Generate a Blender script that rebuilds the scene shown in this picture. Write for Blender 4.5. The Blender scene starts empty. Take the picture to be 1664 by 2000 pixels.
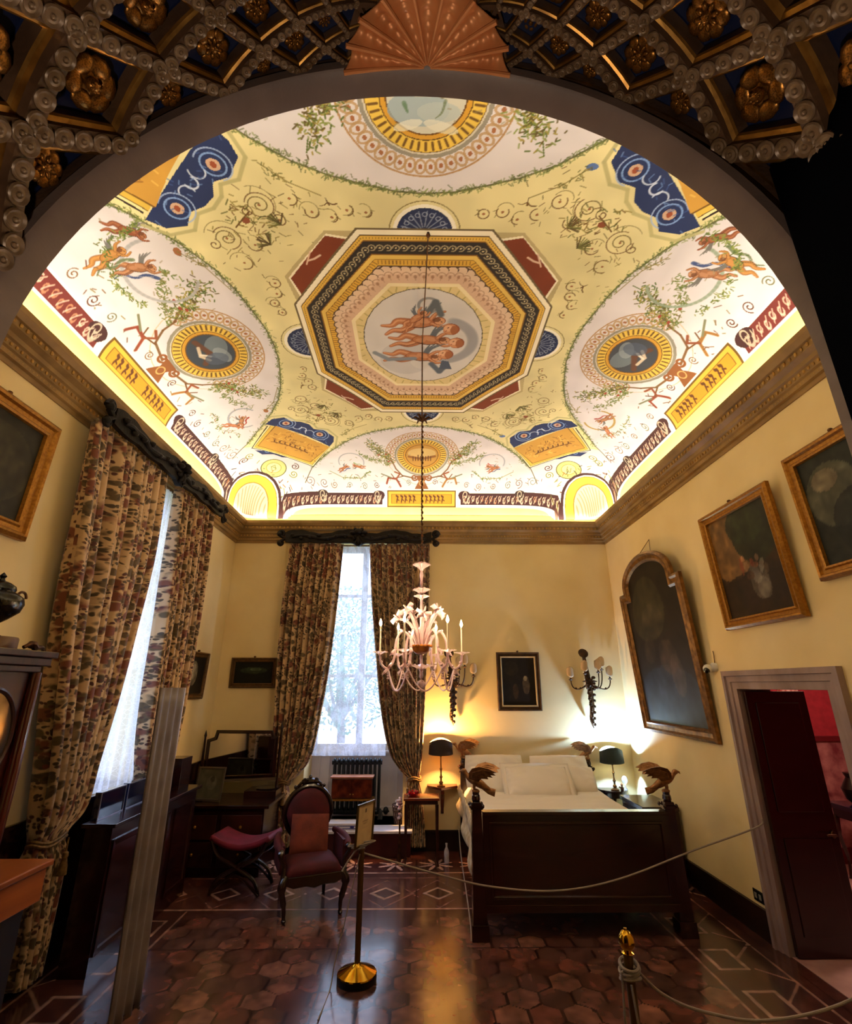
import bpy, math, random
import numpy as np
from mathutils import Matrix, Vector
random.seed(7); RNG=np.random.RandomState(11)
PI=math.pi; sin=math.sin; cos=math.cos; R=math.radians
SC=bpy.context.scene; COL=SC.collection
# ---------------------------------------------------------------- camera, world, exposure
cam=bpy.data.cameras.new('camera'); co=bpy.data.objects.new('camera',cam); COL.objects.link(co)
cam.sensor_fit='VERTICAL'; cam.sensor_height=24.0; cam.lens=958/2000*24; cam.clip_start=0.05; cam.clip_end=200
co.location=(0,0,2.1); co.rotation_euler=(R(90+19.5),0,R(-0.78)); SC.camera=co
SC.view_settings.view_transform='Standard'; SC.view_settings.look='None'; SC.view_settings.gamma=1
SC.view_settings.use_curve_mapping=False; SC.view_settings.exposure=0.08
w=bpy.data.worlds.new('world'); SC.world=w; w.use_nodes=True
wn=w.node_tree; bg=wn.nodes['Background']; bg.inputs[0].default_value=(0.55,0.68,1.0,1); bg.inputs[1].default_value=10.0

def area(name,loc,rot,sx,sy,power,color,spread=180,portal=False):
    l=bpy.data.lights.new(name,'AREA'); l.shape='RECTANGLE'; l.size=sx; l.size_y=sy; l.energy=power; l.color=color
    l.spread=R(spread)
    if portal: l.cycles.is_portal=True
    o=bpy.data.objects.new(name,l); COL.objects.link(o); o.location=loc; o.rotation_euler=rot; return o
def point(name,loc,power,color,rad=0.03):
    l=bpy.data.lights.new(name,'POINT'); l.energy=power; l.color=color; l.shadow_soft_size=rad
    o=bpy.data.objects.new(name,l); COL.objects.link(o); o.location=loc; return o
LED=(1.0,0.95,0.80); CHP=9
# led strips lying on the top of the cornice, facing up
for nm,loc,sx,sy,p in (('cove_light_back',(0.03,7.66,4.66),5.7,0.05,43),('cove_light_left',(-2.89,4.5,4.66),0.05,6.1,43),
                     ('cove_light_right',(2.93,4.5,4.66),0.05,6.1,43),('cove_light_front',(0.03,1.38,4.66),5.7,0.05,40)):
    area(nm,loc,(R(180),0,0),sx,sy,p,LED)
area('window_portal_back',(-0.92,8.50,2.75),(R(90),0,R(180)),1.5,3.3,1,(1,1,1),portal=True)
area('window_portal_left',(-3.55,5.4,2.75),(R(90),0,R(-90)),1.8,3.3,1,(1,1,1),portal=True)
sl=bpy.data.lights.new('alcove_fill_spot','SPOT'); sl.energy=120; sl.color=(1.0,.80,.60); sl.spot_size=R(125); sl.spot_blend=.6; sl.shadow_soft_size=.08  # unseen spot added to brighten the coffered dome and shell from below
so=bpy.data.objects.new('alcove_fill_spot',sl); COL.objects.link(so); so.location=(-.35,.1,.7); so.rotation_euler=(R(180-6),0,0)
point('next_room_lamp',(4.6,5.4,2.7),80,(1.0,0.72,0.62),0.15)

# ---------------------------------------------------------------- helpers
def S2L(c):
    c=np.asarray(c,float); return np.where(c<=0.04045,c/12.92,((c+0.055)/1.055)**2.4)
def H(h):
    return tuple(float(q) for q in S2L([int(h[i:i+2],16)/255 for i in (0,2,4)]))
MATS={}
def mat(name,col='808080',rough=0.5,metal=0,spec=.5,var=0.0,scale=8,col2=None,bump=0.0,bscale=60,emit=0,ecol=None,alpha=1,trans=0,sheen=0,coat=0,ior=1.45,stretch=(1,1,1),attr=False,transl=0):
    if name in MATS: return MATS[name]
    m=bpy.data.materials.new(name); m.use_nodes=True; nt=m.node_tree; N=nt.nodes; L=nt.links
    b=N['Principled BSDF']; b.inputs['Roughness'].default_value=rough; b.inputs['Metallic'].default_value=metal
    c=H(col); b.inputs['Base Color'].default_value=(*c,1); b.inputs['IOR'].default_value=ior; b.inputs['Specular IOR Level'].default_value=spec
    if trans: b.inputs['Transmission Weight'].default_value=trans
    if sheen: b.inputs['Sheen Weight'].default_value=sheen
    if coat: b.inputs['Coat Weight'].default_value=coat; b.inputs['Coat Roughness'].default_value=0.12
    if alpha<1: b.inputs['Alpha'].default_value=alpha
    if emit: b.inputs['Emission Color'].default_value=(*(H(ecol) if ecol else c),1); b.inputs['Emission Strength'].default_value=emit
    tc=N.new('ShaderNodeTexCoord'); mp=N.new('ShaderNodeMapping'); mp.inputs['Scale'].default_value=stretch
    L.new(tc.outputs['Object'],mp.inputs[0])
    if attr:
        a=N.new('ShaderNodeVertexColor'); a.layer_name='Col'; L.new(a.outputs[0],b.inputs['Base Color'])
    elif col2 or var:
        n=N.new('ShaderNodeTexNoise'); n.inputs['Scale'].default_value=scale; n.inputs['Detail'].default_value=6; L.new(mp.outputs[0],n.inputs['Vector'])
        rp=N.new('ShaderNodeValToRGB'); c2=H(col2) if col2 else tuple(q*(1-var) for q in c)
        rp.color_ramp.elements[0].position=.35; rp.color_ramp.elements[1].position=.65
        rp.color_ramp.elements[0].color=(*c,1); rp.color_ramp.elements[1].color=(*c2,1)
        L.new(n.outputs['Fac'],rp.inputs[0]); L.new(rp.outputs[0],b.inputs['Base Color'])
    if bump:
        n2=N.new('ShaderNodeTexNoise'); n2.inputs['Scale'].default_value=bscale; n2.inputs['Detail'].default_value=4; L.new(mp.outputs[0],n2.inputs['Vector'])
        bp=N.new('ShaderNodeBump'); bp.inputs['Strength'].default_value=bump; bp.inputs['Distance'].default_value=.01
        L.new(n2.outputs['Fac'],bp.inputs['Height']); L.new(bp.outputs[0],b.inputs['Normal'])
    if transl:
        t=N.new('ShaderNodeBsdfTranslucent'); mx=N.new('ShaderNodeMixShader'); mx.inputs[0].default_value=transl
        src=b.inputs['Base Color'].links[0].from_socket if b.inputs['Base Color'].links else None
        if src: L.new(src,t.inputs[0])
        else: t.inputs[0].default_value=(*c,1)
        out=N['Material Output']; L.new(b.outputs[0],mx.inputs[1]); L.new(t.outputs[0],mx.inputs[2]); L.new(mx.outputs[0],out.inputs[0])
    MATS[name]=m; return m

class MB:
    def __init__(s,M=None): s.v=[]; s.f=[]; s.m=[]; s.i=0; s.M=M
    def add(s,vs,fs,M=None):
        o=len(s.v)
        if M is not None: vs=[M@Vector(p) for p in vs]
        s.v+= [tuple(p) for p in vs]; s.f+=[tuple(o+k for k in f) for f in fs]; s.m+=[s.i]*len(fs); return s
    def box(s,x0,x1,y0,y1,z0,z1,M=None):
        v=[(x,y,z) for x in (x0,x1) for y in (y0,y1) for z in (z0,z1)]
        return s.add(v,[(0,1,3,2),(4,6,7,5),(0,4,5,1),(2,3,7,6),(0,2,6,4),(1,5,7,3)],M)
    def taper(s,c,z0,z1,w0,d0,w1,d1,M=None):
        x,y=c; v=[(x+a*w0/2,y+b*d0/2,z0) for a,b in ((-1,-1),(1,-1),(1,1),(-1,1))]+[(x+a*w1/2,y+b*d1/2,z1) for a,b in ((-1,-1),(1,-1),(1,1),(-1,1))]
        return s.add(v,[(3,2,1,0),(4,5,6,7),(0,1,5,4),(1,2,6,5),(2,3,7,6),(3,0,4,7)],M)
    def lathe(s,c,prof,n=20,M=None,a0=0,a1=2*PI):
        full=abs(a1-a0-2*PI)<1e-6; k=n if full else n+1
        v=[];f=[]
        for r,z in prof:
            for j in range(k):
                a=a0+(a1-a0)*j/n; v.append((c[0]+r*cos(a),c[1]+r*sin(a),c[2]+z))
        for i in range(len(prof)-1):
            for j in range(n):
                j2=(j+1)%k; f.append((i*k+j,i*k+j2,(i+1)*k+j2,(i+1)*k+j))
        if full:
            f.append(tuple(range(k-1,-1,-1))); o=(len(prof)-1)*k; f.append(tuple(o+j for j in range(k)))
        return s.add(v,f,M)
    def tube(s,pts,r,n=8,M=None,closed=False,flat=1.0):
        P=[Vector(p) for p in pts]; m=len(P); rr=r if isinstance(r,(list,tuple)) else [r]*m
        v=[];f=[];up=None
        for i,p in enumerate(P):
            t=(P[(i+1)%m]-P[i-1]) if closed else (P[min(i+1,m-1)]-P[max(i-1,0)])
            t=t.normalized() if t.length>1e-9 else Vector((0,0,1))
            if up is None: up=Vector((0,0,1)) if abs(t.z)<.9 else Vector((1,0,0))
            a=up-t*up.dot(t); a=a.normalized() if a.length>1e-6 else t.orthogonal().normalized(); up=a; b=t.cross(a)
            for j in range(n):
                q=2*PI*j/n; v.append(p+a*cos(q)*rr[i]+b*sin(q)*rr[i]*flat)
        e=m if closed else m-1
        for i in range(e):
            i2=(i+1)%m
            for j in range(n): j2=(j+1)%n; f.append((i*n+j,i*n+j2,i2*n+j2,i2*n+j))
        if not closed: f.append(tuple(range(n-1,-1,-1))); f.append(tuple((m-1)*n+j for j in range(n)))
        return s.add(v,f,M)
    def sph(s,c,r,nu=14,nv=9,M=None):
        r=(r,r,r) if not isinstance(r,(tuple,list)) else r; v=[(c[0],c[1],c[2]+r[2])];f=[]
        for i in range(1,nv):
            t=PI*i/nv
            for j in range(nu): a=2*PI*j/nu; v.append((c[0]+r[0]*sin(t)*cos(a),c[1]+r[1]*sin(t)*sin(a),c[2]+r[2]*cos(t)))
        v.append((c[0],c[1],c[2]-r[2])); q=len(v)-1
        for j in range(nu): f.append((0,1+j,1+(j+1)%nu)); f.append((q,1+(nv-2)*nu+(j+1)%nu,1+(nv-2)*nu+j))
        for i in range(nv-2):
            for j in range(nu): a=1+i*nu; f.append((a+j,a+nu+j,a+nu+(j+1)%nu,a+(j+1)%nu))
        return s.add(v,f,M)
    def prism(s,poly,t0,t1,mp,M=None):
        n=len(poly); v=[mp(a,b,t0) for a,b in poly]+[mp(a,b,t1) for a,b in poly]
        f=[tuple(range(n-1,-1,-1)),tuple(range(n,2*n))]+[(i,(i+1)%n,n+(i+1)%n,n+i) for i in range(n)]
        return s.add(v,f,M)
    def frame(s,outline,prof,mp,M=None):
        # sweep profile [(inward offset, height)] round a closed outline
        n=len(outline); A=sum(outline[i][0]*outline[(i+1)%n][1]-outline[(i+1)%n][0]*outline[i][1] for i in range(n)); sg=1 if A>0 else -1
        offs=[]
        for i in range(n):
            p0=outline[i-1];p1=outline[i];p2=outline[(i+1)%n]
            a=(p1[0]-p0[0],p1[1]-p0[1]); b=(p2[0]-p1[0],p2[1]-p1[1]); la=math.hypot(*a);lb=math.hypot(*b)
            na=(-a[1]/la*sg,a[0]/la*sg); nb=(-b[1]/lb*sg,b[0]/lb*sg)
            mx=na[0]+nb[0];my=na[1]+nb[1]; d=1+na[0]*nb[0]+na[1]*nb[1]; d=max(d,.35); offs.append((mx/d,my/d))
        v=[];f=[];k=len(prof)
        for i in range(n):
            for o,h in prof: v.append(mp(outline[i][0]+offs[i][0]*o,outline[i][1]+offs[i][1]*o,h))
        for i in range(n):
            i2=(i+1)%n
            for j in range(k-1): f.append((i*k+j,i2*k+j,i2*k+j+1,i*k+j+1))
            f.append((i*k+k-1,i2*k+k-1,i2*k,i*k))
        return s.add(v,f,M)
    def grid(s,nu,nv,fn,M=None,closeu=False):
        v=[fn(i/(nu-1) if not closeu else i/nu,j/(nv-1)) for j in range(nv) for i in range(nu)]
        f=[]
        for j in range(nv-1):
            for i in range(nu if closeu else nu-1):
                i2=(i+1)%nu; f.append((j*nu+i,j*nu+i2,(j+1)*nu+i2,(j+1)*nu+i))
        return s.add(v,f,M)
    def disc(s,c,r,n=16,M=None):
        v=[(c[0]+r*cos(2*PI*i/n),c[1]+r*sin(2*PI*i/n),c[2]) for i in range(n)]; return s.add(v,[tuple(range(n))],M)
    def build(s,name,mats,parent=None,smooth=False,bevel=0,solid=0,base=None,auto=True,sub=0):
        vs=s.v
        if s.M is not None: vs=[tuple(s.M@Vector(p)) for p in vs]
        org=Vector((0,0,0))
        if parent is not None: org=Vector(parent['_o'])
        elif base is not None: org=Vector(base)
        me=bpy.data.meshes.new(name); me.from_pydata([(p[0]-org[0],p[1]-org[1],p[2]-org[2]) for p in vs],[],s.f)
        mats=mats if isinstance(mats,(list,tuple)) else [mats]
        for m in mats: me.materials.append(m)
        me.polygons.foreach_set('material_index',s.m)
        if smooth: me.polygons.foreach_set('use_smooth',[True]*len(me.polygons))
        me.update()
        o=bpy.data.objects.new(name,me); COL.objects.link(o)
        if smooth and auto:
            try: me.set_sharp_from_angle(angle=R(42))
            except Exception: pass
        if parent is not None: o.parent=parent
        elif base is not None: o.location=org
        o['_o']=tuple(org)
        if solid: q=o.modifiers.new('solid','SOLIDIFY'); q.thickness=solid; q.offset=0
        if bevel: q=o.modifiers.new('bevel','BEVEL'); q.width=bevel; q.segments=2; q.limit_method='ANGLE'
        if sub: q=o.modifiers.new('sub','SUBSURF'); q.levels=sub; q.render_levels=sub
        return o
def tag(o,label,cat,group=None,kind=None):
    o['label']=label; o['category']=cat
    if group: o['group']=group
    if kind: o['kind']=kind
    return o
def root(name,loc,label,cat,group=None):
    o=bpy.data.objects.new(name,None); COL.objects.link(o); o.location=loc; o['_o']=tuple(loc); o.empty_display_size=.1
    return tag(o,label,cat,group)
def struct(mb,name,mats,**k):
    o=mb.build(name,mats,**k); o['kind']='structure'; return o
def kids(o): return [c for c in bpy.data.objects if c.parent==o]
def dup(o,loc,label,rz=0):
    r=o.copy(); COL.objects.link(r); r.location=loc; r.rotation_euler=(0,0,rz); r['label']=label
    for c in kids(o):
        d=c.copy(); COL.objects.link(d); d.parent=r
        for g in kids(c): e=g.copy(); COL.objects.link(e); e.parent=d
    return r
def bez(p0,p1,p2,p3,n=12):
    P=[Vector(p) for p in (p0,p1,p2,p3)]
    return [P[0]*(1-t)**3+P[1]*3*t*(1-t)**2+P[2]*3*t*t*(1-t)+P[3]*t**3 for t in [i/n for i in range(n+1)]]
def cat_(pts,n=6):
    P=[Vector(p) for p in pts]; out=[]
    for i in range(len(P)-1):
        a=P[max(i-1,0)];b=P[i];c=P[i+1];d=P[min(i+2,len(P)-1)]
        for k in range(n):
            t=k/n; out.append(0.5*((2*b)+(c-a)*t+(2*a-5*b+4*c-d)*t*t+(-a+3*b-3*c+d)*t**3))
    out.append(P[-1]); return out

# ---------------------------------------------------------------- painted surfaces (colour laid down per vertex, albedo only)
class Paint:
    def __init__(s,xs,ys,base):
        s.x=np.asarray(xs,float); s.y=np.asarray(ys,float)
        s.c=np.empty((len(ys),len(xs),3)); s.c[:]=np.array([int(base[i:i+2],16)/255 for i in (0,2,4)])
        s.T=None
    def col(s,h): return np.array([int(h[i:i+2],16)/255 for i in (0,2,4)])
    def tp(s,p): return s.T(p[0],p[1]) if s.T else p
    def win(s,x0,x1,y0,y1):
        i0,i1=np.searchsorted(s.x,[x0,x1]); j0,j1=np.searchsorted(s.y,[y0,y1]); return max(i0,0),min(i1+1,len(s.x)),max(j0,0),min(j1+1,len(s.y))
    def put(s,W,mask,h,a=1.0):
        i0,i1,j0,j1=W; sub=s.c[j0:j1,i0:i1]; m=(mask*a)[...,None] if mask.dtype!=bool else (mask.astype(float)*a)[...,None]
        sub[:]=sub*(1-m)+(s.col(h) if isinstance(h,str) else h)*m
    def poly(s,pts,h,a=1.0):
        P=[s.tp(p) for p in pts]; xs=[p[0] for p in P]; ys=[p[1] for p in P]
        W=s.win(min(xs),max(xs),min(ys),max(ys)); i0,i1,j0,j1=W
        if i1<=i0 or j1<=j0: return
        X,Y=np.meshgrid(s.x[i0:i1],s.y[j0:j1]); m=np.zeros(X.shape,bool); n=len(P)
        for k in range(n):
            xa,ya=P[k]; xb,yb=P[(k+1)%n]
            if ya==yb: continue
            c=((ya>Y)!=(yb>Y))&(X<(xb-xa)*(Y-ya)/(yb-ya)+xa); m^=c
        s.put(W,m,h,a)
    def line(s,pts,w,h,a=1.0,soft=0.3):
        P=[s.tp(p) for p in pts]
        for k in range(len(P)-1):
            (xa,ya),(xb,yb)=P[k],P[k+1]; W=s.win(min(xa,xb)-w,max(xa,xb)+w,min(ya,yb)-w,max(ya,yb)+w); i0,i1,j0,j1=W
            if i1<=i0 or j1<=j0: continue
            X,Y=np.meshgrid(s.x[i0:i1],s.y[j0:j1]); dx=xb-xa;dy=yb-ya; L=dx*dx+dy*dy+1e-12
            t=np.clip(((X-xa)*dx+(Y-ya)*dy)/L,0,1); d=np.hypot(X-xa-t*dx,Y-ya-t*dy)
            s.put(W,np.clip((w/2-d)/(w*soft)+.5,0,1),h,a)
    def ell(s,cx,cy,rx,ry,h,a=1.0,ang=0,n=28):
        s.poly([(cx+rx*cos(t)*cos(ang)-ry*sin(t)*sin(ang),cy+rx*cos(t)*sin(ang)+ry*sin(t)*cos(ang)) for t in [2*PI*i/n for i in range(n)]],h,a)
    def limb(s,pts,w0,w1,h,a=1.0):
        Q=cat_([(p[0],p[1],0) for p in pts],4); n=len(Q)-1
        for i in range(n): s.line([(Q[i].x,Q[i].y),(Q[i+1].x,Q[i+1].y)],w0+(w1-w0)*i/n,h,a,.2)
    def arc(s,cx,cy,r,a0,a1,w,h,a=1.0,n=24,ry=None):
        ry=ry or r; s.line([(cx+r*cos(a0+(a1-a0)*i/n),cy+ry*sin(a0+(a1-a0)*i/n)) for i in range(n+1)],w,h,a)
    def spiral(s,cx,cy,r,a0,turns,w,h,a=1.0,sgn=1,n=30):
        s.line([(cx+r*(1-.82*i/n)*cos(a0+sgn*turns*2*PI*i/n),cy+r*(1-.82*i/n)*sin(a0+sgn*turns*2*PI*i/n)) for i in range(n+1)],w,h,a)
    def leaves(s,pts,n,sp,ln,cols,a=.8,w=.012):
        P=[Vector((*p,0)) for p in pts]; seg=[(P[i],P[i+1]) for i in range(len(P)-1)]
        tot=sum((b-a_).length for a_,b in seg)
        for _ in range(n):
            t=random.random()*tot
            for a_,b in seg:
                L=(b-a_).length
                if t<=L: break
                t-=L
            q=a_.lerp(b,min(t/L,1)); an=random.random()*2*PI; x=q.x+random.gauss(0,sp); y=q.y+random.gauss(0,sp); l=ln*random.uniform(.5,1.2)
            s.line([(x,y),(x+l*cos(an),y+l*sin(an))],w,random.choice(cols),a)
    def noise(s,amp,cell):
        ny,nx=s.c.shape[:2]; g=RNG.rand(ny//cell+3,nx//cell+3)
        jy=np.arange(ny)/cell; jx=np.arange(nx)/cell; y0=jy.astype(int);x0=jx.astype(int);fy=(jy-y0)[:,None];fx=(jx-x0)[None]
        v=(g[y0][:,x0]*(1-fy)*(1-fx)+g[y0+1][:,x0]*fy*(1-fx)+g[y0][:,x0+1]*(1-fy)*fx+g[y0+1][:,x0+1]*fy*fx)
        s.c*= (1+amp*(v-.5)*2)[...,None]; np.clip(s.c,0,1,out=s.c)
    def mesh(s,name,fn,material,parent=None,flip=False,smooth=True,base=None):
        X,Y=np.meshgrid(s.x,s.y); V=fn(X,Y); org=np.array(parent['_o'] if parent is not None else (base or (0,0,0)))
        V=np.stack([np.broadcast_to(q,X.shape) for q in V],-1).reshape(-1,3)-org
        ny,nx=X.shape; idx=np.arange(nx*ny).reshape(ny,nx)
        q=np.stack([idx[:-1,:-1],idx[:-1,1:],idx[1:,1:],idx[1:,:-1]],-1).reshape(-1,4)
        if flip: q=q[:,::-1]
        me=bpy.data.meshes.new(name); me.vertices.add(len(V)); me.vertices.foreach_set('co',V.astype(np.float32).ravel())
        me.loops.add(q.size); me.loops.foreach_set('vertex_index',q.astype(np.int32).ravel())
        me.polygons.add(len(q)); me.polygons.foreach_set('loop_start',np.arange(0,q.size,4,dtype=np.int32))
        me.update(calc_edges=True); me.validate()
        a=me.color_attributes.new('Col','FLOAT_COLOR','POINT'); d=np.ones((nx*ny,4),np.float32); d[:,:3]=S2L(np.clip(s.c,0,1)).reshape(-1,3)
        a.data.foreach_set('color',d.ravel())
        if smooth: me.polygons.foreach_set('use_smooth',[True]*len(me.polygons))
        me.materials.append(material)
        o=bpy.data.objects.new(name,me); COL.objects.link(o)
        if parent is not None: o.parent=parent
        elif base: o.location=base
        o['_o']=tuple(org.tolist()); return o
def paintmat(name,rough=.7,bump=.0,bscale=30,coat=0): return mat(name,rough=rough,attr=True,bump=bump,bscale=bscale,coat=coat)
# ---------------------------------------------------------------- the room
A,B,CX,CY,Z0,HH=3.04,3.28,.03,4.5,4.72,.98
XL,XR,YB,YF=-3.01,3.07,7.78,1.22
M_wall=mat('yellow_wall','E6D2A0',.75,col2='DDC690',scale=1.3,bump=.08,bscale=25)
M_dark=mat('dark_mahogany','2A0E0A',.25,col2='180705',scale=5,stretch=(1,1,6),coat=.4)
M_wood=mat('brown_wood','3A1A0F',.3,col2='220D08',scale=6,stretch=(1,5,1),coat=.3)
M_gold=mat('old_gold','A8762E',.4,metal=.7,col2='8A5C22',scale=45,bump=.2,bscale=50)
M_gilt=mat('bright_gilt','D9A24A',.3,metal=.85,col2='8A5A20',scale=18,bump=.25,bscale=60)
M_bronze=mat('bronze','6B4527',.35,metal=.8,col2='3A2415',scale=20,bump=.2)
M_white=mat('white_linen','E6DED0',.8,bump=.25,bscale=14,sheen=.2)
M_red=mat('crimson_velvet','4E0816',.8,col2='360410',scale=7,bump=.1)

def zf(x,y):
    r=(np.abs(x/A)**10+np.abs(y/B)**10)**.1; r=np.minimum(r,1); return Z0+HH*(1-r**3)**(1/3)
u=np.linspace(-1,1,1201); g=.6*np.sin(u*PI/2)+.4*u
u2=np.linspace(-1,1,1281); g2=.6*np.sin(u2*PI/2)+.4*u2
P=Paint(A*g,B*g2,'DDD29C'); P.noise(.05,60)
SIDES=[lambda s,d:(s,d),lambda s,d:(d*.925,-s*1.12),lambda s,d:(-d*.925,s*1.12),lambda s,d:(-s,-d)]
CORN=[lambda a,b:(a,b),lambda a,b:(-a,b),lambda a,b:(a,-b),lambda a,b:(-a,-b)]
WH='D6CFD2'; BR='5A3320'; DK='2B1A16'; GR='5B6A2E'; GD='C99A2A'; NV='1C2C5C'; RU='8A4A24'; PK='C9A68C'
LUN=[(0,1.78),(.23,1.795),(.45,1.85),(.7,1.92),(.95,2.03),(1.2,2.21),(1.48,2.46),(1.77,2.77),(1.93,3.05),(2.0,3.3)]
LF=[(-a,b) for a,b in LUN[::-1]]+LUN[1:]
for c in CORN:                                     # white corners beyond the gold panels
    P.T=c; P.poly([(2.55,2.08),(1.7,2.76),(1.55,3.3),(3.1,3.3),(3.1,1.85)],WH)
def putto(x,y,sc,ang,cols=('A06A44','C08A62','7E4A2C'),wing='6E6A66',drape=None):
    def q(a,b): return (x+sc*(a*cos(ang)-b*sin(ang)),y+sc*(a*sin(ang)+b*cos(ang)))
    A_,B_,C_=cols
    def L(pts,w0,w1):                       # limb: dark edge, body colour, highlight
        P.limb([q(*p) for p in pts],sc*w0*1.25,sc*w1*1.25,C_,.9); P.limb([q(*p) for p in pts],sc*w0,sc*w1,A_); P.limb([q(p[0],p[1]+.012) for p in pts],sc*w0*.4,sc*w1*.4,B_,.8)
    if drape: P.limb([q(-.15,-.28),q(.1,-.2),q(.35,-.27),q(.6,-.17),q(.78,-.26)],sc*.10,sc*.03,drape,.85); P.limb([q(-.05,-.25),q(.3,-.24),q(.6,-.2)],sc*.025,sc*.01,'D8D2CC',.5)
    for k in range(4): P.limb([q(.1+.02*k,.08),q(.03+.03*k,.24),q(-.16+.08*k,.40-.02*k)],sc*.05,sc*.02,wing,.85)
    L([(.38,.03),(.58,.09),(.70,.0),(.86,.02)],.13,.04); L([(.38,-.05),(.54,-.14),(.70,-.12),(.84,-.2)],.13,.04)
    P.ell(*q(.22,0),sc*.255,sc*.125,C_,.9,ang); P.ell(*q(.22,0),sc*.24,sc*.11,A_,1,ang); P.ell(*q(.16,.03),sc*.12,sc*.055,B_,.7,ang+.3); P.ell(*q(.32,-.01),sc*.09,sc*.05,B_,.6,ang)
    L([(.04,.05),(-.06,.17),(-.2,.2)],.07,.035); L([(.04,-.05),(-.1,-.14),(-.24,-.1)],.07,.035)
    P.ell(*q(-.09,.0),sc*.105,sc*.095,C_); P.ell(*q(-.095,-.005),sc*.085,sc*.08,B_); P.ell(*q(-.05,.03),sc*.07,sc*.05,'6A3E22',.8,ang)
    P.line([q(.02,-.09),q(.2,-.125),q(.38,-.08)],sc*.018,DK,.6); P.line([q(.4,-.1),q(.56,-.18),q(.7,-.16)],sc*.014,DK,.5); P.line([q(-.12,-.02),q(-.13,-.035)],sc*.02,DK,.7)
def bird(x,y,s_,an,h='6A4A22'):
    def q(a,b): return (x+s_*(a*cos(an)-b*sin(an)),y+s_*(a*sin(an)+b*cos(an)))
    P.limb([q(-.6,.3),q(-.25,.22),q(0,0),q(.3,.16),q(.65,.1)],s_*.05,s_*.12,h); P.limb([q(-.1,-.35),q(0,0),q(.08,.22)],s_*.06,s_*.14,h)
def swirl(x,y,r,h=BR,a=.7,w=.009):
    k=random.choice((-1,1)); P.spiral(x,y,r,random.random()*6,1.5,w,h,a,k)
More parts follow.
